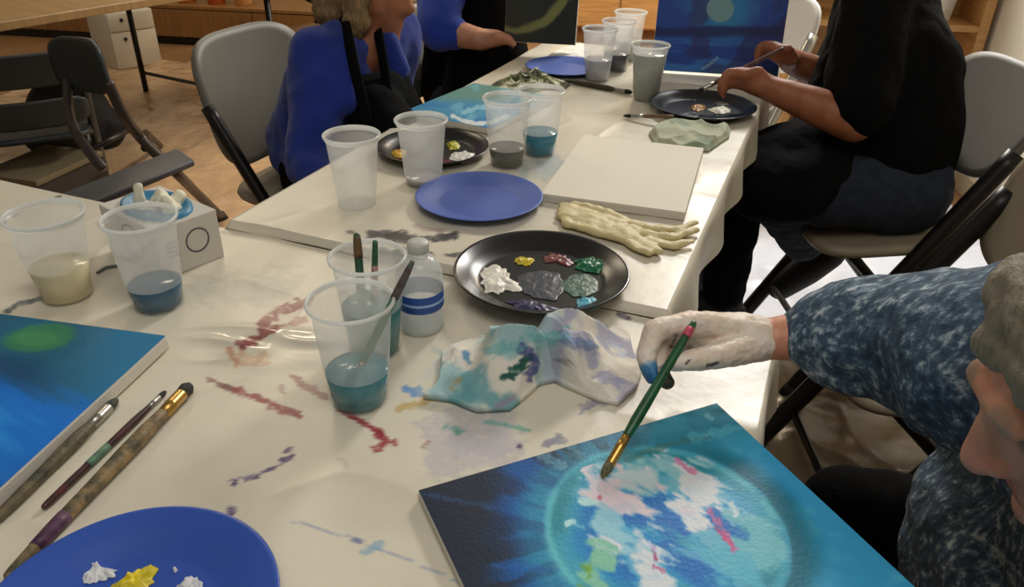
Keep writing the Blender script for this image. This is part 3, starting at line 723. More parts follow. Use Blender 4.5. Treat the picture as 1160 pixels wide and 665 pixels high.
    # pale strokes above the planet, and one dull green sweep
    c = strokes(c, x, y, [([(612, 515), (636, 528)], 7, (110, 170, 190), .6, 1), ([(640, 500), (660, 516)], 6, (90, 150, 180), .6, 1), ([(700, 500), (740, 488), (770, 480)], 9, (72, 150, 178), .5, .9), ([(712, 520), (760, 503), (800, 494)], 6, (66, 116, 112), .6, .9),
        ([(786, 496), (815, 490), (850, 482)], 9, (92, 182, 204), .7, .9), ([(800, 470), (806, 474)], 4, (120, 190, 200), .8, .7), ([(480, 560), (500, 563), (560, 575)], 4, (40, 84, 140), .5, 1), ([(560, 640), (620, 645)], 5, (24, 100, 190), .4, 1)], .12)
    return c
canvas('unfinished canvas of a cloudy blue planet, being painted by the gloved hand', A_ + uy_ * .0, ux, uy_, (B_ - A_).length, .47, .019, near_paint, .0016) if False else None
def flip(colf, h):
    return lambda a, b, P: colf(a, h - b, P)
Lw = (B_ - A_).length
canvas('unfinished canvas of a cloudy blue planet, being painted by the gloved hand', A_ + uy_ * .46, ux, -uy_, Lw, .46, .0105, flip(near_paint, .46), .0015)
# 2. green and blue canvas at the left edge
zl = TZ + .021
K = at(189, 380, zl); L1 = at(0, 355, zl); ux = (L1 - K).normalized(); uyv = Vector((-ux.y, ux.x, 0))
def left_paint(a, b, P):
    x, y = projn(P); n1 = fbm(P[:, 0] * 16, P[:, 1] * 16, 4); n2 = fbm(P[:, 0] * 20 + P[:, 1] * 30, P[:, 1] * 9, 3)
    c = np.tile(np.array((26, 100, 132), float), (len(a), 1))
    c = mixc(c, (30, 116, 160), sst(60, 150, x + (n1 - .5) * 40))
    c = mixc(c, (18, 78, 120), (1 - sst(20, 100, x)) * sst(400, 425, y + (n1 - .5) * 30))
    c = mixc(c, (8, 112, 206), sst(432, 458, y + (60 - x) * .18 + (n2 - .5) * 60))
    c = mixc(c, (36, 140, 224), sst(445, 470, y + (n2 - .5) * 60) * sst(.5, .7, n2) * .7)
    c = mixc(c, (14, 92, 178), sst(500, 540, y + (n1 - .5) * 40) * .6)
    e = np.hypot((x - 42) / 44, (y - 383 + (x - 42) * .12) / 17) + (n1 - .5) * .35
    c = mixc(c, (56, 136, 92), (1 - sst(.75, 1.1, e)) * .9)
    e = np.hypot((x - 40) / 30, (y - 384) / 10) + (n1 - .5) * .3
    c = mixc(c, (78, 154, 96), (1 - sst(.6, 1.1, e)) * .7)
    return c
canvas('blue canvas with a green oval, at the left edge beside the lying brushes', K, ux, uyv, .36, .46, .018, left_paint, .002)
# 3. blank canvas
Q = [at2(612, 229), at2(775, 251), at2(800, 179)]; zq = Vector((0, 0, .016))
ux = (Q[1] - Q[0]).normalized()
wq = (Q[1] - Q[0]).length
canvas('blank white canvas lying between the blue plate and the folded towel', Q[0] + zq, ux, V2, wq, .345, .015, None, .012, name='blank_canvas', blank=True, cat='canvas')
# 4. wave painting lying by the woman in blue
Cq = at2(585, 163); Cl = at2(457, 133); Ct = at2(511, 103)
ux = (at2(640, 118) - at2(511, 103)).normalized()
def wave_paint(a, b, P):
    x, y = projn(P); n1 = fbm(P[:, 0] * 15, P[:, 1] * 15, 4); n2 = fbm(P[:, 0] * 30 + 3, P[:, 1] * 14, 3)
    c = np.tile(np.array((64, 142, 176), float), (len(a), 1))
    c = mixc(c, (96, 140, 130), (1 - sst(108, 122, y + (n1 - .5) * 12)))
    c = mixc(c, (44, 116, 178), sst(.45, .6, n1) * .8 * sst(112, 124, y))
    c = mixc(c, (120, 180, 200), sst(.56, .7, n2) * .6)
    c = mixc(c, (60, 150, 190), sst(140, 152, y))
    c = strokes(c, x, y, [([(513, 131), (524, 137), (540, 140), (556, 139), (575, 132)], 4, (222, 226, 222), .95, .5), ([(525, 128), (540, 122), (560, 121)], 4, (160, 206, 214), .7, .9), ([(560, 150), (585, 158)], 3, (90, 170, 204), .6, .9)], .2)
    return c
canvas('pale blue wave painting lying behind the black palette, beside the woman in blue', at2(457, 134) + Vector((0, 0, .016)), (at2(585, 160) - at2(457, 134)), V2 , .235, .30, .014, wave_paint, .003)
# 5. upright blue painting with a moon, leaning back at the far end
Ba, Bb = at2(737, 84), at2(880, 93); Ba.z = Bb.z = TZ2 + .012; bx = (Bb - Ba); wn = bx.length
lean = Vector((0, 0, 1)) * .97 + Vector((-bx.y, bx.x, 0)).normalized() * .24
def moon_paint(a, b, P):
    x, y = projn(P); n1 = fbm(P[:, 0] * 14, P[:, 2] * 16, 4); n2 = fbm(P[:, 0] * 9, P[:, 2] * 34, 3)
    c = np.tile(np.array((28, 70, 156), float), (len(a), 1))
    r = np.hypot((x - 817), (y - 8)) + (n1 - .5) * 26
    c = mixc(c, (40, 128, 186), 1 - sst(18, 52, r)); c = mixc(c, (24, 50, 124), sst(62, 100, r) * .8)
    c = mixc(c, (16, 34, 92), (1 - sst(3, 8, np.abs(y - 37 + (n2 - .5) * 8))) * .85)
    c = mixc(c, (52, 116, 190), sst(.5, .66, n2) * sst(40, 50, y) * .9); c = mixc(c, (42, 30, 84), sst(.54, .66, n1) * .55)
    c = mixc(c, (66, 110, 150), sst(74, 86, y + (n1 - .5) * 12) * .7)
    c = strokes(c, x, y, [([(796, 78), (806, 72), (812, 66)], 3, (130, 160, 190), .8, .9)], .2)
    m = 1 - sst(14.5, 16.5, np.hypot((x - 816), (y - 10) * 1.02)); c = mixc(c, (120, 160, 164), m)
    return c
canvas('night-blue painting with a pale moon, standing upright at the table\'s far end', Ba, bx, lean, wn, .36, .018, moon_paint, .0028)
# 6. the dark canvas held up by the person behind
h0, h1 = pd(571, 47, 2.33), pd(652, 44, 2.29)
hx = h1 - h0; hx.z = 0
def cres_paint(a, b, P):
    x, y = projn(P); n1 = fbm(P[:, 0] * 30, P[:, 2] * 30, 3)
    c = np.tile(np.array((46, 48, 38), float), (len(a), 1)); c = mixc(c, (26, 30, 28), sst(590, 640, x))
    d = np.hypot(x - 588, y + 22); d2 = np.hypot(x - 578, y + 30)
    m = (1 - sst(58, 62, d + (n1 - .5) * 3)) * sst(58, 64, d2 + (n1 - .5) * 4)
    c = mixc(c, (126, 128, 72), m); return c
canvas('dark green canvas with a pale crescent, held up by the person behind', h0, hx, Vector((0, .25, 1)), hx.length, .30, .016, cres_paint, .003)

# ------------------------------------------------------------------ rags, towels, gloves
def rag_obj(name, poly_px, z, h, seed, label, cat, colf, m='rag', **k):
    pts = [at(x, y, z) for x, y in poly_px]
    v, f = crumple([(p.x, p.y) for p in pts], z, h, seed, **k)
    P = np.array(v); o = obj(name, (v, f), M[m], cols=colf(P)); return tag(o, label, cat)
def rag_col(P):
    x, y = projn(P); n = lambda s, o: fbm(P[:, 0] * s + o, P[:, 1] * s + o, 4)
    c = np.tile(np.array((222, 216, 202), float), (len(P), 1))
    c = mixc(c, (150, 186, 190), sst(.52, .64, n(14, 1)) * (1 - sst(600, 660, x)) * .9)
    c = mixc(c, (90, 150, 158), sst(.50, .62, n(22, 4)) * (1 - sst(590, 630, x)) * .8)
    c = mixc(c, (150, 150, 180), sst(.52, .62, n(26, 9)) * sst(600, 640, x) * .7)
    c = strokes(c, x, y, [([(572, 428), (590, 414), (600, 405)], 8, (24, 74, 66), .95, .8), ([(592, 395), (604, 404), (600, 430)], 8, (64, 72, 130), .8, 1), ([(640, 385), (668, 392)], 11, (96, 116, 160), .7, 1), ([(610, 386), (640, 380)], 10, (100, 170, 170), .7, 1),
        ([(526, 398), (532, 410)], 5, (60, 120, 170), .8, .9), ([(560, 395), (585, 392)], 14, (104, 168, 168), .7, 1), ([(510, 440), (520, 430)], 5, (170, 150, 100), .7, 1), ([(630, 408), (645, 412)], 5, (110, 90, 90), .6, 1), ([(676, 426), (700, 432)], 9, (150, 150, 190), .6, 1), ([(565, 460), (580, 452)], 6, (150, 130, 150), .6, 1), ([(690, 388), (706, 400)], 6, (180, 190, 214), .6, 1)], .12)
    return c
rag_obj('paint_rag', [(478, 452), (496, 436), (500, 420), (500, 402), (520, 392), (545, 383), (575, 380), (600, 390), (618, 384), (640, 374), (668, 370), (700, 373), (712, 382), (716, 400), (727, 424), (722, 440), (700, 461), (676, 456), (650, 444), (628, 434), (612, 438), (596, 452), (578, 466), (540, 468), (510, 456)], TZ + .002, .062, 3,
    'crumpled white rag stained teal and blue, between the black palette and the canvas', 'rag', rag_col, fs=22, plateau=.3, nr=60, na=220, oct=2)
def green_col(P):
    x, y = projn(P); n = fbm(P[:, 0] * 40, P[:, 1] * 40, 4)
    c = np.tile(np.array((206, 204, 178), float), (len(P), 1)); c = mixc(c, (84, 88, 44), sst(.30, .42, n)); return mixc(c, (40, 44, 24), sst(.48, .58, n))
rag_obj('paper_towel', [(552, 102), (562, 94), (580, 86), (598, 82), (612, 82), (628, 90), (646, 96), (640, 102), (618, 101), (600, 106), (575, 106)], TZ2 + .002, .026, 11, 'crumpled paper towel blotched dark green, behind the blue-water cup', 'paper towel', green_col, fs=34, plateau=.4)
def fold_col(P):
    n = fbm(P[:, 0] * 22, P[:, 1] * 22, 3); c = np.tile(np.array((172, 176, 150), float), (len(P), 1)); return mixc(c, (120, 136, 112), sst(.5, .64, n) * .7)
rag_obj('folded_towel', [(735, 152), (741, 145), (760, 140), (785, 142), (828, 148), (826, 156), (814, 164), (803, 172), (786, 171), (768, 172), (742, 164)], TZ2 + .002, .02, 17, 'folded pale green paper towel in front of the far black palette', 'paper towel', fold_col, fs=16, plateau=.86, na=260, oct=2)
def white_col(P): return np.tile(np.array((224, 222, 214), float), (len(P), 1))
rag_obj('paper_towel', [(618, 66), (640, 55), (664, 52), (668, 58), (664, 68), (640, 70)], TZ2 + .002, .012, 23, 'white paper scrap at the back, above the far blue plate', 'paper', white_col, fs=14, plateau=.8)
# a sheet of white paper under the upright painting
pp = [at2(748, 88), at2(848, 106), at2(884, 96), at2(870, 84)]
o = obj('paper_sheet', obox(at2(742, 92) , at2(852, 104) - at2(742, 92), (at2(790, 84) - at2(780, 96)) , (0, 0, .0012)), M['paper'], smooth=False)
o.location.z = .0015; tag(o, 'white sheet of paper lying under the upright moon painting', 'paper')
# cream latex glove, flat and empty
def gl(px, py, dz=.006): return at(px, py, TZ2 + dz)
gp = join(chain([gl(640, 236), gl(668, 246), gl(700, 258)], [.013, .014, .013]), chain([gl(637, 246), gl(664, 255), gl(700, 268)], [.012, .014, .013]), chain([gl(652, 233), gl(684, 242), gl(712, 254)], [.011, .013, .012]), chain([gl(648, 256), gl(680, 265), gl(712, 274)], [.010, .012, .012]), chain([gl(638, 240), gl(644, 256)], [.012, .011]), chain([gl(645, 244), gl(676, 254), gl(712, 268)], [.014, .017, .016]), chain([gl(655, 250), gl(690, 262)], [.014, .016]), chain([gl(660, 243), gl(700, 256)], [.014, .016]),
    chain([gl(704, 252), gl(728, 258), gl(750, 262)], [.012, .011, .010]), chain([gl(712, 262), gl(735, 268), gl(762, 270), gl(787, 262)], [.013, .011, .010, .008]), chain([gl(712, 270), gl(732, 279), gl(744, 285)], [.013, .012, .010]), chain([gl(712, 274), gl(722, 283), gl(734, 288)], [.012, .010, .008]), chain([gl(735, 274), gl(762, 280), gl(782, 275)], [.010, .010, .008]), chain([gl(740, 260), gl(764, 262), gl(788, 254)], [.010, .009, .006]))
def flat_glove(c):
    return .0025 * (noise.noise(Vector((c.x * 60, c.y * 60, c.z * 30))))
gv = [(p[0], p[1], TZ2 + .002 + max(0, p[2] - TZ2 + .006) * .55) for p in gp[0]]
o = blob('latex_glove', (gv, gp[1]), .0026, M['latex'], None, 4, flat_glove); tag(o, 'empty cream latex glove lying along the front of the blank canvas', 'glove')

# ------------------------------------------------------------------ glove box
bc = at(187, 319); d1 = Vector((math.cos(math.radians(53)), math.sin(math.radians(53)), 0)); d2 = Vector((-d1.y, d1.x, 0))
bw, bd_, bh = .10, .150, .078
t = thing('glove_box', 'white carton of disposable gloves with blue opening, behind the dark blue-water cup', 'box', (bc.x, bc.y, TZ + .002), math.radians(53))
obj('carton', box(bw, bd_, bh, (bw / 2, bd_ / 2, bh / 2), .0015), M['boxc'], t, smooth=False)
e = lathe([(1.0, .0), (.98, .004), (.9, .005), (.8, .002), (.0005, .0012)], 40); e = ([(p[0] * .044 + bw / 2, p[1] * .066 + bd_ / 2, p[2] * 1.3 + bh) for p in e[0]], e[1])
obj('opening', e, M['opening'], t, label='blue film around the opening')
def ring(cx, cz, r, w, plane):
    v, f = lathe([(r - w, 0), (r - w, .0006), (r, .0006), (r, 0)], 48, True)
    if plane == 'r': return [(p[0] + cx, -p[2], p[1] + cz) for p in v], f      # face y = 0
    return [(-p[2], p[0] + cx, p[1] + cz) for p in v], f                        # face x = 0
obj('printed_ring', ring(.062, .042, .019, .0022, 'r'), M['ink'], t, label='printed dark ring')
obj('printed_ring', ring(.07, .040, .028, .0022, 'l'), M['ink'], t, label='printed dark ring')
pm = join(*[box(.016, .0006, .0022, (.022 , -.0003, .052 - .007 * k), 0) for k in range(4)])
obj('print_lines', pm, M['ink'], t)
tl = []
for (x, y, h_, r_, dx) in [(.030, .085, .035, .009, .004), (.044, .07, .022, .012, .012), (.06, .05, .016, .014, -.01), (.07, .064, .014, .012, .01), (.05, .04, .018, .011, .0)]:
    tl += [caps((x, y, bh - .004), (x + dx, y - dx * .5, bh + h_), r_ * 1.1, r_ * .75)]
obj_g = blob('glove_tuft', join(*tl), .0025, mat('tuft_latex', (224, 220, 196), .6, bump=.3, bscale=80), t, 4, lambda c: .003 * noise.noise(c * 80), world=False, label='cream gloves bulging out of the box')
# loose blue-grey strip sticking out in front of the box
sp = spline([at(110, 309, TZ + .004), at(120, 303, TZ + .006), at(133, 301, TZ + .005)], 6)
o = obj('plastic_scrap', tube(sp, .0045, 10, flat=.4), solid('scrap_grey', (96, 104, 108), .5)); tag(o, 'small blue-grey scrap lying in front of the glove box', 'scrap')
# two brushes on the far table
brush('dark long brush lying between the crumpled green towel and the grey-water cup', at2(716, 108) + Vector((0, 0, .007)), at2(640, 94) + Vector((0, 0, .007)), (.02, .03, .006, .006, .0075, .005), ((30, 26, 24), (66, 60, 40)), fm=M['steel'])
brush('short brush with dark tip lying on the folded pale green towel', at2(706, 135) + Vector((0, 0, .008)), at2(762, 143) + Vector((0, 0, .022)), (.018, .03, .004, .0045, .005, .004), ((34, 32, 28), (120, 92, 64)), fm=M['steel'])

# ================================================================== CHAIRS
def yaw(f): return math.atan2(f[0], -f[1])
def folding_chair(label, loc, f, back, seat, frame, group=None, w=.44, bh=.30, name='folding_chair', slots=False, rec=13, zc=.68, cv=-.045):
    t = thing(name, label, 'chair', (loc[0], loc[1], 0), yaw(f), group)
    Rx = Matrix.Rotation(math.radians(-86), 4, 'X')
    sv = xf(panel(w * .9, .40, .024, 0, 5), Matrix.Translation((0, -.02, .44)) @ Rx); obj('seat', sv, seat, t)
    Bk = Matrix.Translation((0, .205, zc)) @ Matrix.Rotation(math.radians(-rec), 4, 'X')
    if slots:
        obj('backrest', xf(panel(w, .15, .018, -.03, 5), Matrix.Translation((0, 0, .08)) @ Bk), back, t)
        obj('backrest', xf(panel(w * .95, .13, .018, -.03, 5), Matrix.Translation((0, -.04, -.12)) @ Bk), back, t)
    else:
        obj('backrest', xf(panel(w, bh, .02, cv, 3.6), Bk), back, t)
    for s in (-1, 1):
        x = s * (w / 2 - .012)
        pts = spline([(x, -.235, .012), (x, -.09, .26), (x, .03, .46), (x * 1.0, .17, .70)], 5)
        fr = obj('side_frame', tube(pts, .022, 12, flat=.8), frame, t); obj('foot_cap', tube([(x, -.222, .04), (x, -.243, 0)], .0185, 12), M['black'], fr)
        x2 = s * (w / 2 - .045)
        pr = spline([(x2, -.14, .425), (x2, .05, .23), (x2, .24, .012)], 5)
        rl = obj('rear_leg', tube(pr, .0135, 12, flat=.75), frame, t); obj('foot_cap', tube([(x2, .228, .035), (x2, .246, 0)], .0165, 12), M['black'], rl)
    a = w / 2 - .02
    obj('crossbar', tube([(-a, -.165, .13), (a, -.165, .13)], .0095, 10), frame, t)
    obj('crossbar', tube([(-a + .03, .16, .11), (a - .03, .16, .11)], .0095, 10), frame, t)
    obj('seat_rail', tube([(-a, .06, .425), (a, .06, .425)], .010, 10), frame, t)
    return t
mU = -U2
folding_chair('grey folding chair with dark frame behind the woman in blue', (-.56, 2.12), U2, M['grey'], M['seat'], M['dark'], bh=.36, w=.46)
folding_chair('grey folding chair carrying the black-clad painter', (.98, 1.93), (-1, -.04), M['greyd'], M['seat'], M['dark'], bh=.29, rec=30, zc=.73, cv=-.02)
folding_chair('grey folding chair between the black-clad painter and the patterned sleeve', (.84, 1.29), (-1, .03), M['seat'], M['seat'], M['dark'])
folding_chair('folding chair under the person in the patterned top, mostly off the frame', (.93, .66), mU, M['greyd'], M['seat'], M['dark'])
folding_chair('grey folding chair under the person holding the dark canvas', (-.16, 2.67), U2, M['grey'], M['seat'], M['dark'])
folding_chair('white folding chair standing behind the upright moon painting', (.86, 3.1), (-.75, -.6), M['whitep'], M['whitep'], M['steel'])
folding_chair('dark teal folding chair with slotted back under the tan tabletop', (-1.78, 2.80), (-.5, .85), M['teal'], M['teal'], M['teal'], slots=True, w=.46).scale = (.86, .86, .8)
folding_chair('dark teal folding chair tucked under the left end of the tan tabletop', (-2.22, 2.62), (-.5, .85), M['teal'], M['teal'], M['teal'], slots=True, w=.46).scale = (.86, .86, .8)
# slate chair with bowed tubes, turned away, nearest the table's far edge
c0 = Vector((-1.27, 2.28, 0))
t = thing('bowed_chair', 'slate folding chair with bowed taupe tubes, turned away beyond the glove box', 'chair', c0)
s0, s1, s2, s3 = at(62, 222, .45), at(200, 168, .45), at(212, 196, .45), at(80, 240, .45)
pc_ = (s0 + s1 + s2 + s3) / 4
obj('seat', obox(s0 - Vector((0, 0, .02)), s1 - s0, s3 - s0, (0, 0, .022), .008), M['slate'], t, world=True)
nr_ = [pd(122, 92, 2.35), pd(140, 130, 2.42), at(163, 160, .45), at(196, 192, .40), at(222, 218, .22), at(252, 247, .012)]
g1 = obj('side_frame', tube(spline(nr_, 6), .017, 12, flat=.8), M['tube'], t, world=True); obj('foot_cap', tube([at(248, 243, .03), at(254, 250, 0)], .022), M['black'], g1); g1.children[0].location = -c0
off = pd(84, 150, 2.3) - pd(140, 130, 2.42)
fl_ = [pd(76, 90, 2.5), pd(78, 125, 2.45), pd(86, 150, 2.4), pd(104, 176, 2.35), pd(118, 192, 2.35)]
obj('side_frame', tube(spline(fl_, 6), .017, 12, flat=.8), M['tube'], t, world=True)
obj('crossbar', tube([pd(106, 168, 2.5), pd(146, 148, 2.62)], .008), M['dark'], t, world=True)
obj('rear_leg', tube([at(164, 168, .43), at(165, 150, .3), at(182, 165, .02)], .012), M['dark'], t, world=True)
ta, tb_ = pd(74, 78, 2.5), pd(122, 84, 2.36); xa = (ta - tb_); wa = xa.length + .05; ctr = (ta + tb_) / 2 + Vector((0, 0, .02))
Mx = frame3(xa, Vector((-xa.y, xa.x, 0))).to_4x4(); Mx.translation = ctr
obj('backrest', xf(panel(wa, .17, .022, .02, 4), Mx), M['teal'], t, world=True)

# ================================================================== PEOPLE
def fingers(c, d, n, s, L, r, curl=.5):
    """four fingers and a thumb from a palm: c palm centre, d pointing direction, n palm normal (fingers curl towards it), s = thumb side"""
    d, n, s = Vector(d).normalized(), Vector(n).normalized(), Vector(s).normalized(); out = []
    for k, (o, l) in enumerate([(.9, .9), (.3, 1.0), (-.3, .93), (-.9, .74)]):
        p = c + d * L * .42 + s * L * .24 * o; q = p.copy(); a = curl * .5; pts = [c + s * L * .2 * o, p]
        for seg in (.42, .3, .22):
            dd = d * math.cos(a) + n * math.sin(a); q = q + dd * L * seg * l; pts.append(q.copy()); a += curl
        out.append(chain(pts, [r * 1.1, r * 1.05, r, r * .9, r * .75], 10))
    p = c - d * L * .25 + s * L * .2
    th = [p, p + (s * .8 + d * .5 + n * .3).normalized() * L * .3, p + (s * .8 + d * .5 + n * .3).normalized() * L * .3 + (d + n * .5).normalized() * L * .28]
    th.append(th[-1] + (d + n * .7).normalized() * L * .2); out.append(chain(th, [r * 1.5, r * 1.2, r * 1.05, r * .85], 10))
    out.append(chain([c - d * L * .38, c, c + d * L * .38], [r * 1.9, r * 2.3, r * 2.1], 12))
    out.append(chain([c - d * L * .3 - s * L * .14, c + d * L * .36 - s * L * .18], [r * 1.5, r * 1.5], 12)); out.append(chain([c - d * L * .3 + s * L * .12, c + d * L * .36 + s * L * .18], [r * 1.5, r * 1.5], 12))
    return join(*out)
def head_prims(c, f, up, k=1.0):
    f = Vector(f).normalized(); up = Vector(up); up = (up - f * up.dot(f)).normalized(); s = f.cross(up)
    R = frame3(f, s)  # x = forward, y = side, z = up-ish
    P = lambda a, b, h: c + (f * a + s * b + up * h) * k
    pr = [ball(P(-.012, 0, .03), (.098 * k, .078 * k, .092 * k), R), ball(P(.028, 0, -.03), (.068 * k, .062 * k, .085 * k), R),
          caps(P(.088, 0, .022), P(.108, 0, -.022), .010 * k, .0155 * k), caps(P(.098, .013, -.026), P(.098, -.013, -.026), .010 * k, .010 * k),
          caps(P(.080, .03, .036), P(.080, -.03, .036), .015 * k, .015 * k), caps(P(.066, .035, -.012), P(.05, .05, -.03), .018 * k, .018 * k), caps(P(.066, -.035, -.012), P(.05, -.05, -.03), .018 * k, .018 * k),
          caps(P(.086, .018, -.058), P(.086, -.018, -.058), .0085 * k, .0085 * k), caps(P(.085, .015, -.070), P(.085, -.015, -.070), .009 * k, .009 * k), ball(P(.074, 0, -.098), (.024 * k, .026 * k, .02 * k), R),
          ball(P(-.01, .078, -.005), (.016 * k, .009 * k, .03 * k), R), ball(P(-.01, -.078, -.005), (.016 * k, .009 * k, .03 * k), R)]
    return join(*pr), P
def folds(a, s): return lambda c: a * (noise.noise(c * s) + .5 * noise.noise(c * s * 2.3))
def shoe_prims(heel, toe, r=.036):
    h, t_ = Vector(heel), Vector(toe)
    return join(chain([h, h.lerp(t_, .45), t_], [r, r * 1.08, r * .9]), caps(h + Vector((0, 0, .03)), h.lerp(t_, .3) + Vector((0, 0, .02)), r * .95, r * .9))

# ---- the woman in blue
hip, chest, neck = Vector((-.50, 2.06, .53)), Vector((-.425, 1.99, .74)), Vector((-.365, 1.925, .905))
fA = Vector((.90, -.25, -.2)).normalized(); rA = Vector((-.3665, -.93, 0)); hc = pd(418, -14, 1.83)
near_sh, far_sh = pd(362, 66, 1.78), neck - rA * .165 + Vector((0, 0, -.03))
n_el, n_wr = pd(352, 185, 1.74), pd(420, 235, 1.62)
f_el, f_wr = Vector((-.36, 2.14, .66)), Vector((-.22, 1.96, .64))
kn1, kn2 = hip + U2 * .42 + rA * .10 + Vector((0, 0, -.02)), hip + U2 * .42 - rA * .10 + Vector((0, 0, -.02))
hv, P = head_prims(hc, fA, (.1, 0, 1))
body = [hv, chain([hc - Vector((0.02, 0, .05)), neck + Vector((.01, 0, -.03))], [.052, .056]), chain([neck - Vector((.01, 0, .05)), chest - Vector((.02, 0, 0)), hip], [.07, .10, .12]), chain([near_sh, neck - Vector((.01, 0, .05)), far_sh], [.05, .06, .05]),
    chain([near_sh, n_el, n_wr], [.048, .042, .03]), chain([far_sh, f_el, f_wr], [.048, .042, .03]),
    fingers(n_wr + Vector((.05, -.0, -.0)), (1, -.2, -.1), (0, 0, -1), (.2, 1, 0), .09, .009), fingers(f_wr + Vector((.05, -.02, 0)), (1, -.4, 0), (0, 0, -1), (-.2, -1, 0), .09, .009),
    chain([hip + rA * .09, kn1, kn1 + Vector((.05, -.02, -.42))], [.085, .06, .045]), chain([hip - rA * .09, kn2, kn2 + Vector((.05, -.02, -.42))], [.085, .06, .045])]
pa = thing('person', 'seated woman in blue cardigan and black apron, head bent over the table', 'person', (hip.x, hip.y, 0))
blob('body', join(*body), .011, M['skind'], pa, 4)
card = [chain([near_sh + Vector((0, 0, .005)), near_sh.lerp(n_el, .5), n_el, n_el.lerp(n_wr, .7)], [.068, .064, .06, .05]), chain([far_sh, f_el, f_el.lerp(f_wr, .8)], [.066, .058, .046]),
    chain([near_sh, neck + Vector((-.03, .02, -.05)) , far_sh], [.066, .08, .066]), chain([neck + Vector((-.045, .02, -.05)), chest + Vector((-.05, .02, 0)), hip + Vector((-.03, 0, .05))], [.085, .125, .15]),
    chain([near_sh + Vector((.05, .05, -.06)), chest + rA * .09 + Vector((.02, 0, 0)), hip + rA * .1 + Vector((.02, 0, .04))], [.06, .08, .1])]
card += [chain([pd(380, 34, 1.79), pd(388, 70, 1.755), pd(393, 112, 1.74)], [.03, .034, .04]), chain([pd(440, 48, 1.85), pd(452, 78, 1.86)], [.03, .032])]
blob('cardigan', join(*card), .010, M['bluek'], pa, 6, folds(.008, 13), label='royal blue cardigan')
apr = [chain([chest + Vector((.05, -.03, .10)), chest + Vector((.065, -.03, -.04)), hip + Vector((.09, -.03, .02))], [.085, .12, .15]), chain([hip + rA * .09, kn1], [.10, .08]), chain([hip - rA * .09, kn2], [.10, .08])]
apr += [chain([pd(412, 112, 1.80), pd(440, 104, 1.82)], [.05, .05]), caps(pd(428, 128, 1.78), pd(440, 150, 1.78), .07, .08)]
blob('apron', join(*apr), .012, M['blackc'], pa, 6, folds(.005, 14), label='black apron')
for q in ([pd(388, 18, 1.80), pd(395, 45, 1.735), pd(401, 75, 1.715), pd(409, 108, 1.70), pd(416, 140, 1.70)], [pd(428, 36, 1.80), pd(433, 62, 1.775), pd(437, 88, 1.76), pd(440, 115, 1.75)]):
    obj('apron_strap', tube(spline(q, 6), .0155, 10, flat=.4), M['blackc'], pa, world=True, label='black apron strap')
for kn in (kn1, kn2):
    blob('trouser_leg', chain([kn, kn + Vector((.05, -.02, -.40))], [.08, .06]), .012, M['denimd'], pa, 4)
    a_ = kn + Vector((.05, -.02, 0)); blob('shoe', shoe_prims((a_.x, a_.y, .04), (a_.x + .17, a_.y - .06, .036)), .01, M['black'], pa, 4)
hr = [ball(P(-.035, 0, .04), (.105, .098, .105)), ball(P(-.05, 0, -.03), (.085, .10, .09)), caps(P(.0, -.075, .03), P(.015, -.082, -.075), .036, .03), caps(P(.0, .075, .03), P(.015, .082, -.075), .036, .03), caps(P(-.06, .05, -.06), P(-.05, -.05, -.085), .05, .045), caps(P(.04, .03, .105), P(.07, -.04, .075), .03, .026)]
blob('hair', join(*hr), .008, M['hair'], pa, 3, folds(.008, 40), label='short blond-brown hair')

# ---- the person holding the dark canvas
hip = Vector((-.15, 2.68, .53)); chest = Vector((-.15, 2.66, .76)); neck = Vector((-.13, 2.62, .97)); fB = U2
n_sh, n_el, n_wr = pd(494, -22, 2.42), pd(501, 34, 2.38), pd(544, 45, 2.33)
f_sh, f_el, f_wr = neck - rA * .17 + Vector((0, 0, -.03)), Vector((.08, 2.80, .82)), pd(618, 6, 2.66)
hc = Vector((-.05, 2.55, 1.13)); hv, P = head_prims(hc, (.9, -.35, -.3), (.1, 0, 1))
k1, k2 = pd(598, 88, 2.36), hip + U2 * .40 - rA * .1
k1.z = .60
hand_c = pd(562, 43, 2.31)
body = [hv, chain([hc - Vector((.02, 0, .05)), neck - Vector((0, 0, .03))], [.052, .058]), chain([neck - Vector((0, 0, .05)), chest, hip], [.08, .10, .12]), chain([n_sh, neck - Vector((0, 0, .06)), f_sh], [.05, .07, .05]),
    chain([n_sh, n_el, n_wr, hand_c], [.05, .046, .034, .026]), chain([f_sh, f_el, f_wr], [.05, .044, .03]), fingers(hand_c, RIGHT * .95 - UP * .1, FWD * .8 - UP * .2, UP * .25 - FWD, .062, .0095, .8), fingers(f_wr + Vector((.03, -.02, .03)), (.5, -.4, .6), (0, -1, 0), (0, 0, 1), .085, .009, .3),
    chain([hip + rA * .09, k1, k1 + Vector((.05, -.02, -.45))], [.09, .062, .045]), chain([hip - rA * .09, k2, k2 + Vector((.05, -.02, -.42))], [.09, .062, .045])]
pb_ = thing('person', 'seated person in bright blue sleeves and black apron holding up a dark canvas', 'person', (hip.x, hip.y, 0))
blob('body', join(*body), .011, M['skin'], pb_, 4)
top = [chain([n_sh, n_el + RIGHT * -.005, n_el.lerp(n_wr, .35)], [.074, .066, .05]), chain([f_sh, f_el, f_el.lerp(f_wr, .5)], [.074, .06, .05]), chain([n_sh, neck - Vector((0, 0, .07)), f_sh], [.075, .09, .075])]
blob('sweater', join(*top), .011, M['bluek2'], pb_, 6, folds(.006, 14), label='bright blue sweater')
apr = [chain([neck + Vector((.04, -.04, -.10)), chest + Vector((.05, -.05, 0)), hip + Vector((.06, -.05, .03))], [.09, .13, .16]), chain([neck - Vector((.0, -.02, .10)), chest + Vector((-.02, .02, 0)), hip + Vector((-.02, .02, .03))], [.09, .14, .16]), caps(chest + rA * .1 + Vector((.06, -.02, -.05)), hip + rA * .15 + Vector((.05, 0, -.01)), .09, .11)]
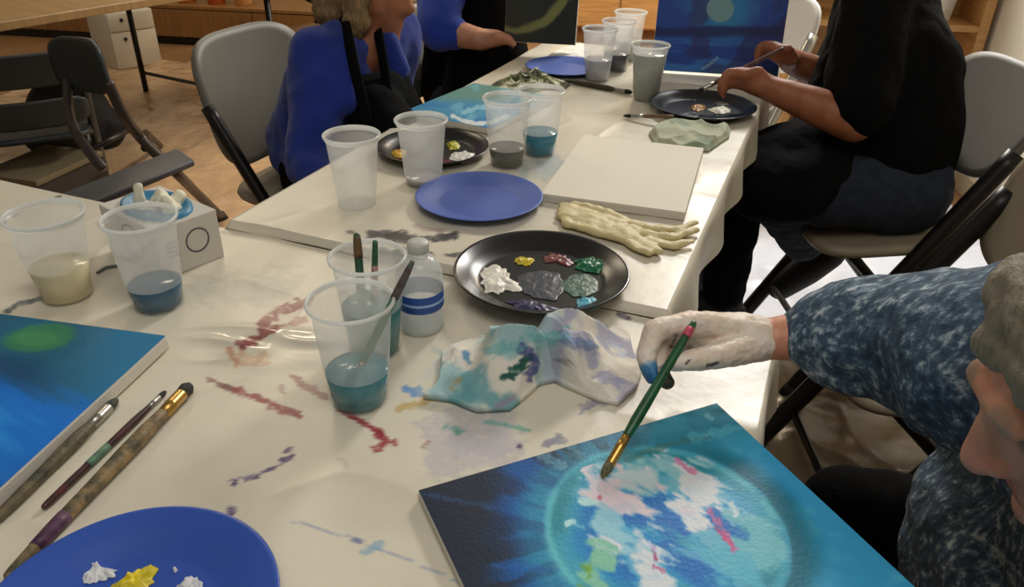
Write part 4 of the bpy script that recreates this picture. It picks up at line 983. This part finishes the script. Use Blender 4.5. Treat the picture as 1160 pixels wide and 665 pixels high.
blob('apron', join(*apr), .011, M['blackc'], pb_, 6, folds(.006, 14), label='black apron')
blob('trousers', join(chain([hip + rA * .1, k1, k1 + Vector((.05, -.02, -.40))], [.11, .085, .06]), chain([hip - rA * .09, k2, k2 + Vector((.05, -.02, -.38))], [.11, .085, .06])), .012, M['denimd'], pb_, 5, folds(.005, 18), label='dark jeans')
for kn in (k1, k2):
    a_ = kn + Vector((.05, -.02, 0)); blob('shoe', shoe_prims((a_.x, a_.y, .04), (a_.x + .17, a_.y - .06, .036)), .01, M['black'], pb_, 4)
blob('hair', join(ball(P(-.03, 0, .045), (.10, .092, .10)), ball(P(-.05, 0, -.02), (.08, .092, .08))), .009, M['hair'], pb_, 3, folds(.008, 40))

# ---- the painter in black
hip = pd(1005, 225, 2.06); chest = pd(1003, 90, 1.98); neck = pd(1010, -40, 1.96)
n_sh, n_el, n_wr = pd(990, 12, 1.86), pd(968, 137, 1.80), pd(874, 101, 1.82); f_sh, f_el, f_wr = pd(992, -6, 2.12), pd(944, 90, 2.12), pd(898, 70, 2.05)
hc = neck + Vector((-.05, .01, .17)); hv, P = head_prims(hc, (-.85, .25, -.45), (-.2, 0, 1))
nk, na_ = pd(872, 203, 1.92), pd(910, 272, 2.24); fk, fa_ = pd(836, 190, 2.16), pd(818, 335, 2.42)
hcn = pd(852, 92, 1.83); hcf = pd(886, 62, 2.0)
body = [hv, chain([hc - Vector((-.02, 0, .05)), neck - Vector((0, 0, .02))], [.055, .06]), chain([neck - Vector((0, 0, .06)), chest, hip], [.10, .13, .12]), chain([n_sh, neck - Vector((0, 0, .07)), f_sh], [.055, .08, .055]),
    chain([n_sh, n_el, n_el.lerp(n_wr, .45), n_wr, hcn], [.055, .05, .044, .031, .03]), chain([f_sh, f_el, f_wr, hcf], [.055, .048, .034, .026]),
    fingers(hcn, -RIGHT * .9 + UP * .25, -UP, UP * .7 - FWD * .8, .085, .0105, .75), fingers(hcf, -RIGHT * .8 + UP * .4, -UP, UP * .5 - FWD, .08, .010, .7),
    chain([hip + Vector((0, -.05, .01)), nk, na_], [.08, .055, .04]), chain([hip + Vector((0, .08, 0)), fk, fa_], [.08, .06, .042])]
pc = thing('person', 'seated person in black T-shirt and jeans painting with a raised brush', 'person', (hip.x, hip.y, 0))
blob('body', join(*body), .0095, M['skind'], pc, 4)
sl_end = n_sh.lerp(n_el, .86)
sh_ = [chain([n_sh, n_sh.lerp(n_el, .5), sl_end], [.082, .086, .084]), chain([f_sh, f_sh.lerp(f_el, .5), f_sh.lerp(f_el, .95)], [.07, .072, .068]), chain([n_sh, neck - Vector((0, 0, .08)), f_sh], [.085, .10, .08]), chain([neck - Vector((0, 0, .08)), chest, pd(1003, 160, 2.0), hip + Vector((-.01, .02, .06))], [.12, .178, .175, .155]), caps(pd(958, 90, 2.0), pd(932, 170, 1.98), .08, .10), chain([pd(935, 172, 1.98), pd(868, 192, 1.95)], [.105, .10]), chain([pd(930, 200, 1.93), pd(890, 214, 1.90), pd(864, 210, 1.90)], [.09, .09, .092])]
blob('shirt', join(*sh_), .011, M['blackc'], pc, 6, folds(.007, 12), label='black T-shirt')
near_leg = chain([pd(1026, 214, 1.98), pd(940, 212, 1.95), nk + Vector((0, 0, -.01)), nk.lerp(na_, .5), na_], [.115, .102, .082, .072, .064])
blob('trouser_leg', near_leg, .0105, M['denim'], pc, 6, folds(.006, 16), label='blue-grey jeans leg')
blob('trouser_leg', chain([hip + Vector((-.03, .08, -.02)), fk, fk.lerp(fa_, .5), fa_ + Vector((0, 0, .03))], [.12, .092, .078, .070]), .0105, M['blackc'], pc, 6, folds(.006, 16), label='far trouser leg, shade put into its black colour')  # same trousers as the near leg, blackened to carry the shade
sn = blob('shoe', shoe_prims(pd(940, 287, 2.30), pd(884, 325, 2.42), .046), .0085, M['black'], pc, 4)
stp = obj('shoe_stripe', tube([pd(909, 247, 2.12), pd(918, 252, 2.12)], .006, 8, flat=.5), M['paper'], pc, world=True, label='pale stripe')
blob('shoe', shoe_prims(fa_ + Vector((.03, 0, -.03)), fa_ + Vector((-.16, .03, -.035)), .04), .0085, M['black'], pc, 4)
blob('hair', join(ball(P(-.03, 0, .045), (.10, .092, .10)), ball(P(-.05, 0, -.02), (.08, .092, .08))), .009, M['hair'], pc, 3, folds(.008, 40))
brush('long-handled brush held in the hand of the black-clad painter', pd(788, 105, 1.84), pd(888, 54, 1.84), (.02, .03, .006, .0055, .006, .0035), ((34, 30, 30), (96, 64, 58)), fm=M['steel'])

# ---- the person in the patterned top, close on the right
nose = pd(1095, 514, .60); fD = Vector((-.86, .12, -.50)).normalized(); upD = Vector((-.42, .0, .9))
hc = nose - fD * .118 + RIGHT * -.018 - UP * .002; hv, P = head_prims(hc + Vector((0, 0, .010)), fD, upD, .92)
neck = hc + Vector((.10, -.01, -.12)); chest = pd(1260, 590, .86)
belly = pd(1196, 640, .88)
wr = pd(872, 384, .956 * .928)
KD = .928                                   # the hand is lifted clear of the canvas
S = [(920, 380, .945, .046), (955, 374, .925, .058), (1000, 375, .90, .066), (1060, 386, .86, .083), (1110, 406, .82, .100), (1180, 412, .79, .112), (1260, 420, .77, .12)]
S = [(a, b, d * KD, r * KD) for a, b, d, r in S]
sp_ = [pd(a, b, d) for a, b, d, r in S]
fsh = pd(1420, 640, .66)
hD = lambda x, y, d: pd(x, y, d * KD)
# right hand: index finger and thumb pinch the brush, the other fingers fold behind
idx = [hD(842, 374, .945), hD(782, 366, .925), hD(742, 374, .91), hD(731, 404, .898), hD(739, 427, .89)]
mid = [hD(842, 372, .955), hD(780, 366, .945), hD(746, 382, .945), hD(744, 412, .93), hD(755, 433, .92)]
rin = [hD(842, 374, .965), hD(790, 372, .965), hD(760, 384, .972), hD(758, 402, .962), hD(772, 412, .95)]
pin = [hD(844, 380, .972), hD(804, 380, .978), hD(782, 388, .982), hD(778, 400, .972), hD(790, 408, .962)]
thb = [hD(852, 392, .94), hD(818, 402, .915), hD(786, 408, .90), hD(764, 411, .895)]
def handp(k):
    k *= KD
    return join(chain(idx, [.016 * k, .0145 * k, .0125 * k, .0105 * k, .0085 * k], 14), chain(mid, [.016 * k, .0145 * k, .0125 * k, .0105 * k, .0085 * k], 14), chain(rin, [.016 * k, .014 * k, .012 * k, .010 * k, .0085 * k], 14), chain(pin, [.016 * k, .013 * k, .0105 * k, .009 * k, .008 * k], 14),
    chain(thb, [.019 * k, .0155 * k, .0125 * k, .0095 * k], 14), chain([hD(858, 384, .955), hD(840, 382, .955), hD(800, 376, .95)], [.027 * k, .029 * k, .024 * k], 16))
body = [hv, chain([hc + Vector((.03, 0, -.03)), neck], [.05, .058]), chain([neck, chest, belly], [.08, .13, .14]), chain([sp_[6], neck + Vector((0, 0, -.03)), fsh], [.05, .07, .05]), chain([sp_[6], sp_[3], sp_[0], wr, hD(850, 383, .955)], [.05, .043, .030, .0245, .024]), handp(.92),
    chain([belly + Vector((.05, 0, -.05)), pd(960, 580, 1.16), pd(950, 600, 1.55)], [.08, .055, .04]), chain([fsh, fsh + Vector((-.05, .05, -.22)), fsh + Vector((-.2, .15, -.26))], [.05, .042, .03])]
pd_ = thing('person', 'grey-haired person in patterned blue top leaning in with a gloved hand', 'person', (belly.x, belly.y, 0))
def skinD(V):
    q = V; c = np.tile(np.array((208, 148, 118), float), (len(V), 1))
    n = fbm(q[:, 0] * 60 + q[:, 2] * 20, q[:, 1] * 60 + q[:, 2] * 40, 3); c = mixc(c, (188, 120, 94), sst(.45, .65, n) * .6)
    for pt, r, k, st in ((P(.094, 0, -.064), .020, (170, 92, 80), .8), (P(.115, 0, -.02), .022, (216, 142, 116), .6), (P(.082, .032, .012), .012, (120, 90, 76), .8), (P(.082, -.032, .012), .012, (120, 90, 76), .8), (P(.09, .03, .042), .014, (140, 120, 100), .6), (P(.09, -.03, .042), .014, (140, 120, 100), .6)):
        d = np.linalg.norm(q - np.array(pt)[None], axis=1); c = mixc(c, k, (1 - sst(r * .6, r, d)) * st)
    return c
M['skinv'] = mat('skin_face', (200, 150, 120), .5, attr=True, bump=.08, bscale=300)
blob('body', join(*body), .0042, M['skinv'], pd_, 5, None, skinD)
def glovec(V):
    x, y = projn(V); n = fbm(V[:, 0] * 60, V[:, 1] * 60 + V[:, 2] * 60, 3)
    c = np.tile(np.array((224, 204, 184), float), (len(V), 1)); c = mixc(c, (232, 222, 210), sst(.45, .62, n) * .6)
    tipd = lambda p, r: 1 - sst(r * .65, r, np.linalg.norm(V - np.array(p)[None], axis=1) + (n - .5) * .006)
    c = mixc(c, (66, 128, 170), tipd(idx[4], .021)); c = mixc(c, (30, 84, 138), tipd(idx[4] + UP * .002, .011)); c = mixc(c, (58, 58, 52), tipd(mid[4], .017))
    c = mixc(c, (70, 76, 90), tipd(thb[3] + UP * .004, .009) * .8)
    return strokes(c, x, y, [([(778, 412), (781, 408)], 2.6, (50, 46, 50), .9, .8), ([(801, 414), (812, 411)], 3.6, (56, 52, 58), .9, .9), ([(715, 398), (717, 410)], 2.6, (46, 42, 44), .9, .9), ([(760, 392), (766, 380)], 3, (70, 60, 56), .7, .9), ([(748, 418), (757, 410)], 3.4, (70, 84, 100), .8, .9)], .3)
cuff = lathe([(.031, 0), (.034, .004), (.032, .008)], 24)
blob('glove', handp(1.08), .0021, M['glove'], pd_, 5, lambda c: .0012 * noise.noise(c * 70) + .0008 * noise.noise(c * 160), glovec, label='white latex glove smudged with paint')
M['pattern'] = bpy.data.materials.new('patterned_knit'); mt = M['pattern']; mt.use_nodes = True; nt = mt.node_tree; bs = nt.nodes['Principled BSDF']; bs.inputs['Roughness'].default_value = .85
tc = nt.nodes.new('ShaderNodeTexCoord'); mp = nt.nodes.new('ShaderNodeMapping'); mp.inputs['Rotation'].default_value = (.2, .1, -.35); mp.inputs['Scale'].default_value = (55, 120, 90)
n1 = nt.nodes.new('ShaderNodeTexNoise'); n1.inputs['Scale'].default_value = 1; n1.inputs['Detail'].default_value = 5; n1.inputs['Roughness'].default_value = .65
n2 = nt.nodes.new('ShaderNodeTexNoise'); n2.inputs['Scale'].default_value = 9; n2.inputs['Detail'].default_value = 3
r1 = nt.nodes.new('ShaderNodeValToRGB'); E_ = r1.color_ramp.elements; E_[0].position = .36; E_[0].color = rgba((42, 56, 74)); E_[1].position = .72; E_[1].color = rgba((196, 204, 208))
e2 = r1.color_ramp.elements.new(.52); e2.color = rgba((66, 88, 108)); e3 = r1.color_ramp.elements.new(.58); e3.color = rgba((104, 124, 138))
ad = nt.nodes.new('ShaderNodeMath'); ad.operation = 'MULTIPLY_ADD'; ad.inputs[1].default_value = .28; 
nt.links.new(tc.outputs['Object'], mp.inputs['Vector']); nt.links.new(mp.outputs['Vector'], n1.inputs['Vector']); nt.links.new(tc.outputs['Object'], n2.inputs['Vector'])
sb = nt.nodes.new('ShaderNodeMath'); sb.operation = 'SUBTRACT'; sb.inputs[1].default_value = .5; nt.links.new(n2.outputs['Fac'], sb.inputs[0]); nt.links.new(sb.outputs[0], ad.inputs[0]); nt.links.new(n1.outputs['Fac'], ad.inputs[2])
nt.links.new(ad.outputs[0], r1.inputs['Fac']); nt.links.new(r1.outputs['Color'], bs.inputs['Base Color'])
bm_ = nt.nodes.new('ShaderNodeBump'); bm_.inputs['Strength'].default_value = .4; bm_.inputs['Distance'].default_value = .004; nt.links.new(n1.outputs['Fac'], bm_.inputs['Height']); nt.links.new(bm_.outputs['Normal'], bs.inputs['Normal'])
sl = [chain(sp_, [s[3] for s in S], 24), chain([hD(922, 396, .945), hD(955, 408, .93), hD(1000, 412, .91), hD(1060, 430, .86)], [.032, .036, .038, .06], 18), chain([sp_[6], neck + Vector((.02, 0, -.05)), fsh], [.11, .11, .11]), chain([neck + Vector((.05, 0, -.08)), chest, belly], [.12, .16, .165]), caps(belly, belly + Vector((.02, -.05, -.12)), .165, .17), chain([sp_[5] + Vector((.06, .02, -.06)), pd(1130, 500, .95), belly + Vector((.03, .12, .02))], [.10, .07, .13]), chain([fsh, fsh + Vector((-.05, .05, -.22))], [.09, .075])]
def sleeve_folds(c): return .010 * noise.noise(Vector((c.x * 16, c.y * 9, c.z * 12))) + .005 * noise.noise(c * 34)
blob('patterned_top', join(*sl), .0065, M['pattern'], pd_, 5, sleeve_folds, label='blue patterned top with white flecks')
blob('trousers', join(chain([belly + Vector((.05, .06, -.08)), pd(960, 580, 1.14), pd(950, 600, 1.5)], [.10, .07, .055]), chain([belly + Vector((.05, -.08, -.1)), pd(960, 700, 1.0), pd(950, 720, 1.35)], [.10, .07, .055])), .01, M['blackc'], pd_, 5, folds(.004, 16), label='black trousers')
hr = [ball(P(-.05, 0, .05), (.092, .086, .088)), ball(P(-.06, 0, -.01), (.075, .086, .09)), caps(P(.03, .05, .085), P(.035, -.055, .083), .03, .03), caps(P(.0, .074, .05), P(-.01, .08, -.05), .028, .026), caps(P(.0, -.074, .05), P(-.01, -.08, -.05), .028, .026), caps(P(.062, .03, .07), P(.06, -.04, .068), .018, .017)]
blob('hair', join(*hr), .005, M['hairg'], pd_, 3, folds(.006, 45), label='short grey-blond hair')
tip = at(682, 541, TZ + .0165); endp = pd(787, 364, .845)
brush('green-handled brush with golden ferrule painting the planet, held by the gloved hand', tip, endp, (.016, .034, .0048, .005, .0058, .004), ((128, 122, 84), (28, 92, 52)), stripe=[((endp - tip).length - .022, (endp - tip).length - .010, (220, 80, 110))])

# ================================================================== FURNITURE AROUND THE ROOM
# bookcase in the right-hand corner
bo = rm(-.80, -.02)
t = thing('bookcase', 'light wood bookcase in the corner behind the painter in black', 'bookcase', bo, math.radians(-9))
BW, BD, BH = .775, .30, 1.5
for x in (0, BW - .04): obj('side_panel', box(.04, BD, BH, (x + .02, BD / 2, BH / 2), .002), M['wood'], t, smooth=False)
obj('back_panel', box(BW - .08, .012, BH - .02, (BW / 2, BD - .008, BH / 2), 0), M['wood'], t, smooth=False)
zs = aty(1100, 33, 3.43).z
for z in (.06, zs - .36, zs, zs + .38, BH - .03): obj('shelf', box(BW - .08, BD - .014, .026, (BW / 2, BD / 2 - .007, z), .002), M['wood'], t, smooth=False)
for k, (x, w_, h_) in enumerate([(.60, .12, .14), (.46, .12, .11)]):
    c_ = bo + E1 * x + E2 * .12
    b_ = thing('storage_bin', ['white translucent bin on the bookcase shelf by the white wall', 'pale bin on the bookcase shelf, mostly behind the painter in black'][k], 'bin', (c_.x, c_.y, zs + .0135), math.radians(-9))
    obj('bin_body', lathe([(.0005, .002), (w_ * .40, .0), (w_ * .52, h_), (w_ * .55, h_ + .004), (w_ * .50, h_ + .002), (w_ * .38, .006), (.0005, .006)], 4), M['whitep'], b_, smooth=False)
    obj('lid', box(w_ * .8, w_ * .8, .012, (0, 0, h_ + .011), .003), solid('bin_lid', (200, 186, 170), .5), b_)
# long low cabinet along the back
a0, a1 = at(150, 49, 0), at(372, 61, 0); dx = (a1 - a0).normalized(); dy = Vector((-dx.y, dx.x, 0)); o0 = a0 - dx * 1.5
t = thing('low_cabinet', 'long brown low cabinet along the back wall behind the grey folding chair', 'cabinet', o0, math.atan2(dx.y, dx.x))
L_ = 3.3
obj('plinth', box(L_ - .04, .44, .06, (L_ / 2, .26, .03)), M['dark'], t, smooth=False)
obj('body', box(L_, .5, .20, (L_ / 2, .27, .16), .003), M['wood2'], t, smooth=False)
for k in range(4): obj('door', box(L_ / 4 - .006, .016, .19, (L_ / 4 * (k + .5), .010, .16), .002), M['wood2'], t, smooth=False)
obj('top', box(L_ + .02, .53, .025, (L_ / 2, .265, .273), .004), M['wood2'], t, smooth=False)
for k, (x, c) in enumerate([(1.92, (226, 140, 70)), (2.15, (232, 120, 60)), (2.36, (240, 190, 130))]):
    p = o0 + dx * x + dy * .14
    b_ = thing('storage_tub', ['orange tub on the brown low cabinet, first from the white box', 'red-orange tub on the brown low cabinet, second from the white box', 'pale orange tub on the brown low cabinet, third from the white box'][k], 'tub', (p.x, p.y, .2865))
    obj('tub_body', lathe([(.0005, .002), (.06, 0), (.075, .12), (.08, .125), (.072, .122), (.058, .006), (.0005, .006)], 28), solid('tub_colour', c, .35), b_)
    obj('lid', lathe([(.0005, .132), (.079, .131), (.081, .124), (.0005, .1245)], 28), solid('tub_lid', tuple(min(255, v + 14) for v in c), .4), b_)
# lighter cabinet at the back on the right
q0, q1 = at(560, 40, 0), at(960, 62, 0); q0 = Vector((.1, 6.25, 0)); ex = E1; 
t = thing('low_cabinet', 'light wood low cabinet at the back, seen between the dark canvas and the moon painting', 'cabinet', q0, math.radians(-9))
obj('plinth', box(2.0, .4, .12, (1.0, .25, .06)), M['wood2'], t, smooth=False)
obj('body', box(2.04, .5, .55, (1.02, .25, .395), .003), M['wood'], t, smooth=False)
for k in range(3): 
    d_ = obj('door', box(.66, .016, .52, (.34 + .68 * k, -.009, .395), .002), M['wood'], t, smooth=False); obj('handle', tube([(.34 + .68 * k + .26, -.025, .5), (.34 + .68 * k + .26, -.025, .62)], .006), M['steel'], d_)
# white two-drawer box on the floor
w0, w1 = at(133, 81, 0), at(176, 74, 0); wx = (w1 - w0); 
t = thing('drawer_box', 'small white two-drawer box on the floor by the tan table\'s leg', 'drawers', w0, math.atan2(wx.y, wx.x))
ww = wx.length + .05
obj('case', box(ww, .34, .36, (ww / 2, .17, .18), .006), M['lam'], t)
for k, (z0, z1) in enumerate(((.012, .235), (.245, .352))):
    d_ = obj('drawer', box(ww - .012, .014, z1 - z0, (ww / 2, -.006, (z0 + z1) / 2), .003), M['lam'], t); obj('knob', ball((ww * .3, -.018, z1 - .04), .012, n=12), M['dark'], d_)
# tan conference table at the left, its underside frame and legs
e0, e1 = at(0, 25, .74), at(133, 4, .74); td = (e1 - e0).normalized(); tn = Vector((-td.y, td.x, 0))
to = e0 - td * .7; to.z = 0
t = thing('conference_table', 'tan wooden table at the back left with dark chairs tucked under it', 'table', to, math.atan2(td.y, td.x))
TL, TW = 2.9, 1.25
obj('tabletop', box(TL, TW, .032, (TL / 2, TW / 2, .724), .004), M['woodt'], t, smooth=False)
lq = at(166, 105, 0) - to; lx, ly = lq.dot(td), lq.dot(tn)
for (x, y) in ((lx, ly), (lx, .12), (.3, .12), (.3, TW - .12)):
    lg = obj('leg', tube([(x, y, .706), (x, y, .0)], .016), M['dark'], t)
obj('crossbar', tube([(lx, ly, .12), (lx, .12, .12)], .010), M['dark'], t)
obj('crossbar', tube([(.3, TW - .12, .12), (.3, .12, .12)], .010), M['dark'], t)
# stool with a tan seat, behind the woman in blue
sc_ = at(372, 34, .46)
t = thing('wooden_chair', 'chair with a round tan seat and black back at the rear wall', 'chair', (sc_.x, sc_.y, 0))
obj('seat', lathe([(.0005, .425), (.20, .425), (.225, .435), (.23, .447), (.225, .46), (.0005, .462)], 48), M['wood'], t)
obj('seat_ring', lathe([(.18, .395), (.19, .392), (.19, .424), (.18, .424)], 40, True), M['dark'], t)
for k in range(4):
    a = PI / 4 + k * PI / 2; obj('leg', tube([(.15 * math.cos(a), .15 * math.sin(a), .424), (.21 * math.cos(a), .21 * math.sin(a), 0)], .013), M['dark'], t)
obj('backrest', xf(panel(.34, .30, .03, .02), Matrix.Translation((-.02, .20, .70))), M['black'], t)
for s in (-1, 1): obj('back_post', tube([(s * .10, .17, .424), (s * .11, .215, .62)], .011), M['dark'], t)
# a wooden block-topped box and a dark bag under the tan table
u0_, u1_ = at(40, 205, .26), at(112, 172, .26); bx_ = (u1_ - u0_); 
t = thing('wooden_box', 'box with a tan lid on the floor behind the slate chair', 'box', (u0_.x, u0_.y, 0), math.atan2(bx_.y, bx_.x))
obj('case', box(bx_.length, .24, .24, (bx_.length / 2, .12, .12), .006), solid('box_dark', (46, 38, 30), .8), t, smooth=False)
obj('lid', box(bx_.length + .02, .26, .022, (bx_.length / 2, .12, .251), .005), solid('lid_tan', (104, 92, 66), .8), t, smooth=False)  # one even greyish tan on the lid
b0 = at(55, 150, .15); 
o = blob('bag', join(ball((b0.x, b0.y + .2, .17), (.2, .15, .17)), caps((b0.x - .14, b0.y + .2, .1), (b0.x + .12, b0.y + .24, .1), .12, .11), caps((b0.x - .06, b0.y + .2, .3), (b0.x + .1, b0.y + .22, .28), .06, .05)), .014, solid('bag_black', (16, 15, 16), .8, bump=.3, bscale=30), None, 6, folds(.014, 9))
tag(o, 'slumped black bag on the floor among the chairs under the tan table', 'bag')

# ================================================================== LIGHT
def area(name, loc, to, size, power, col, sy=None):
    l = bpy.data.lights.new(name, 'AREA'); l.energy = power; l.color = col; l.shape = 'RECTANGLE' if sy else 'SQUARE'; l.size = size
    if sy: l.size_y = sy
    o = bpy.data.objects.new(name, l); COL.objects.link(o); o.location = loc
    o.rotation_euler = (Vector(to) - Vector(loc)).to_track_quat('-Z', 'Y').to_euler(); return o
WARM, NEUT, COOL = (1, .83, .60), (1, .97, .91), (.93, .96, 1)
area('unseen_overhead_light', (-1.1, 3.7, 2.6), (-1.1, 3.7, 0), .5, 22, WARM, .9)
area('unseen_overhead_light', (.2, -.2, 2.65), (.2, .2, 0), 1.2, 18, NEUT, 1.2)  # added key light above the near table, no fixture known there
area('unseen_overhead_light', (-2.2, 5.2, 2.6), (-2.2, 5.2, 0), .6, 14, WARM, .6)
area('unseen_overhead_light', (1.35, 3.9, 2.6), (1.3, 2.9, 0), .6, 85, (1, .97, .93), .6)  # added for the bookcase and right-hand floor, in place of window light
area('unseen_overhead_light', (1.2, 5.6, 2.6), (1.2, 5.9, 0), .6, 60, (1, .8, .55), .6)
w = bpy.data.worlds.new('World'); scene.world = w; w.use_nodes = True
bg = w.node_tree.nodes['Background']; bg.inputs[0].default_value = rgba((214, 208, 198)); bg.inputs[1].default_value = .22

# ================================================================== CAMERA
cam = bpy.data.cameras.new('Camera'); co = bpy.data.objects.new('Camera', cam); COL.objects.link(co)
cam.sensor_fit = 'HORIZONTAL'; cam.sensor_width = 36; cam.lens = 36 * F / 1160; cam.clip_start = .02
R3 = Matrix((RIGHT, UP, -FWD)).transposed(); co.matrix_world = Matrix.Translation(EYE) @ R3.to_4x4()
scene.camera = co
vs = scene.view_settings; vs.view_transform = 'Standard'; vs.look = 'None'; vs.exposure = 0; vs.gamma = 1; vs.use_curve_mapping = False
scene.cycles.max_bounces = 8; scene.cycles.transparent_max_bounces = 24

# things of a kind belong together
GROUPS = {'plastic_cup': 'rinse-water cups on the tables', 'plate': 'paint plates on the tables', 'paint_brush': 'paint brushes', 'folding_chair': 'folding chairs around the tables',
          'canvas_painting': 'painted canvases', 'folding_table': 'folding tables', 'tablecloth': 'cream plastic tablecloths', 'plastic_sheet': 'plastic sheets on the floor', 'person': 'people painting', 'storage_tub': 'tubs on the low cabinet', 'storage_bin': 'bins on the bookcase', 'paper_towel': 'paper towels', 'low_cabinet': 'low cabinets'}
for o in list(scene.objects):
    k = o.name.split('.')[0]
    if o.parent is None and k in GROUPS and 'label' in o: o['group'] = GROUPS[k]
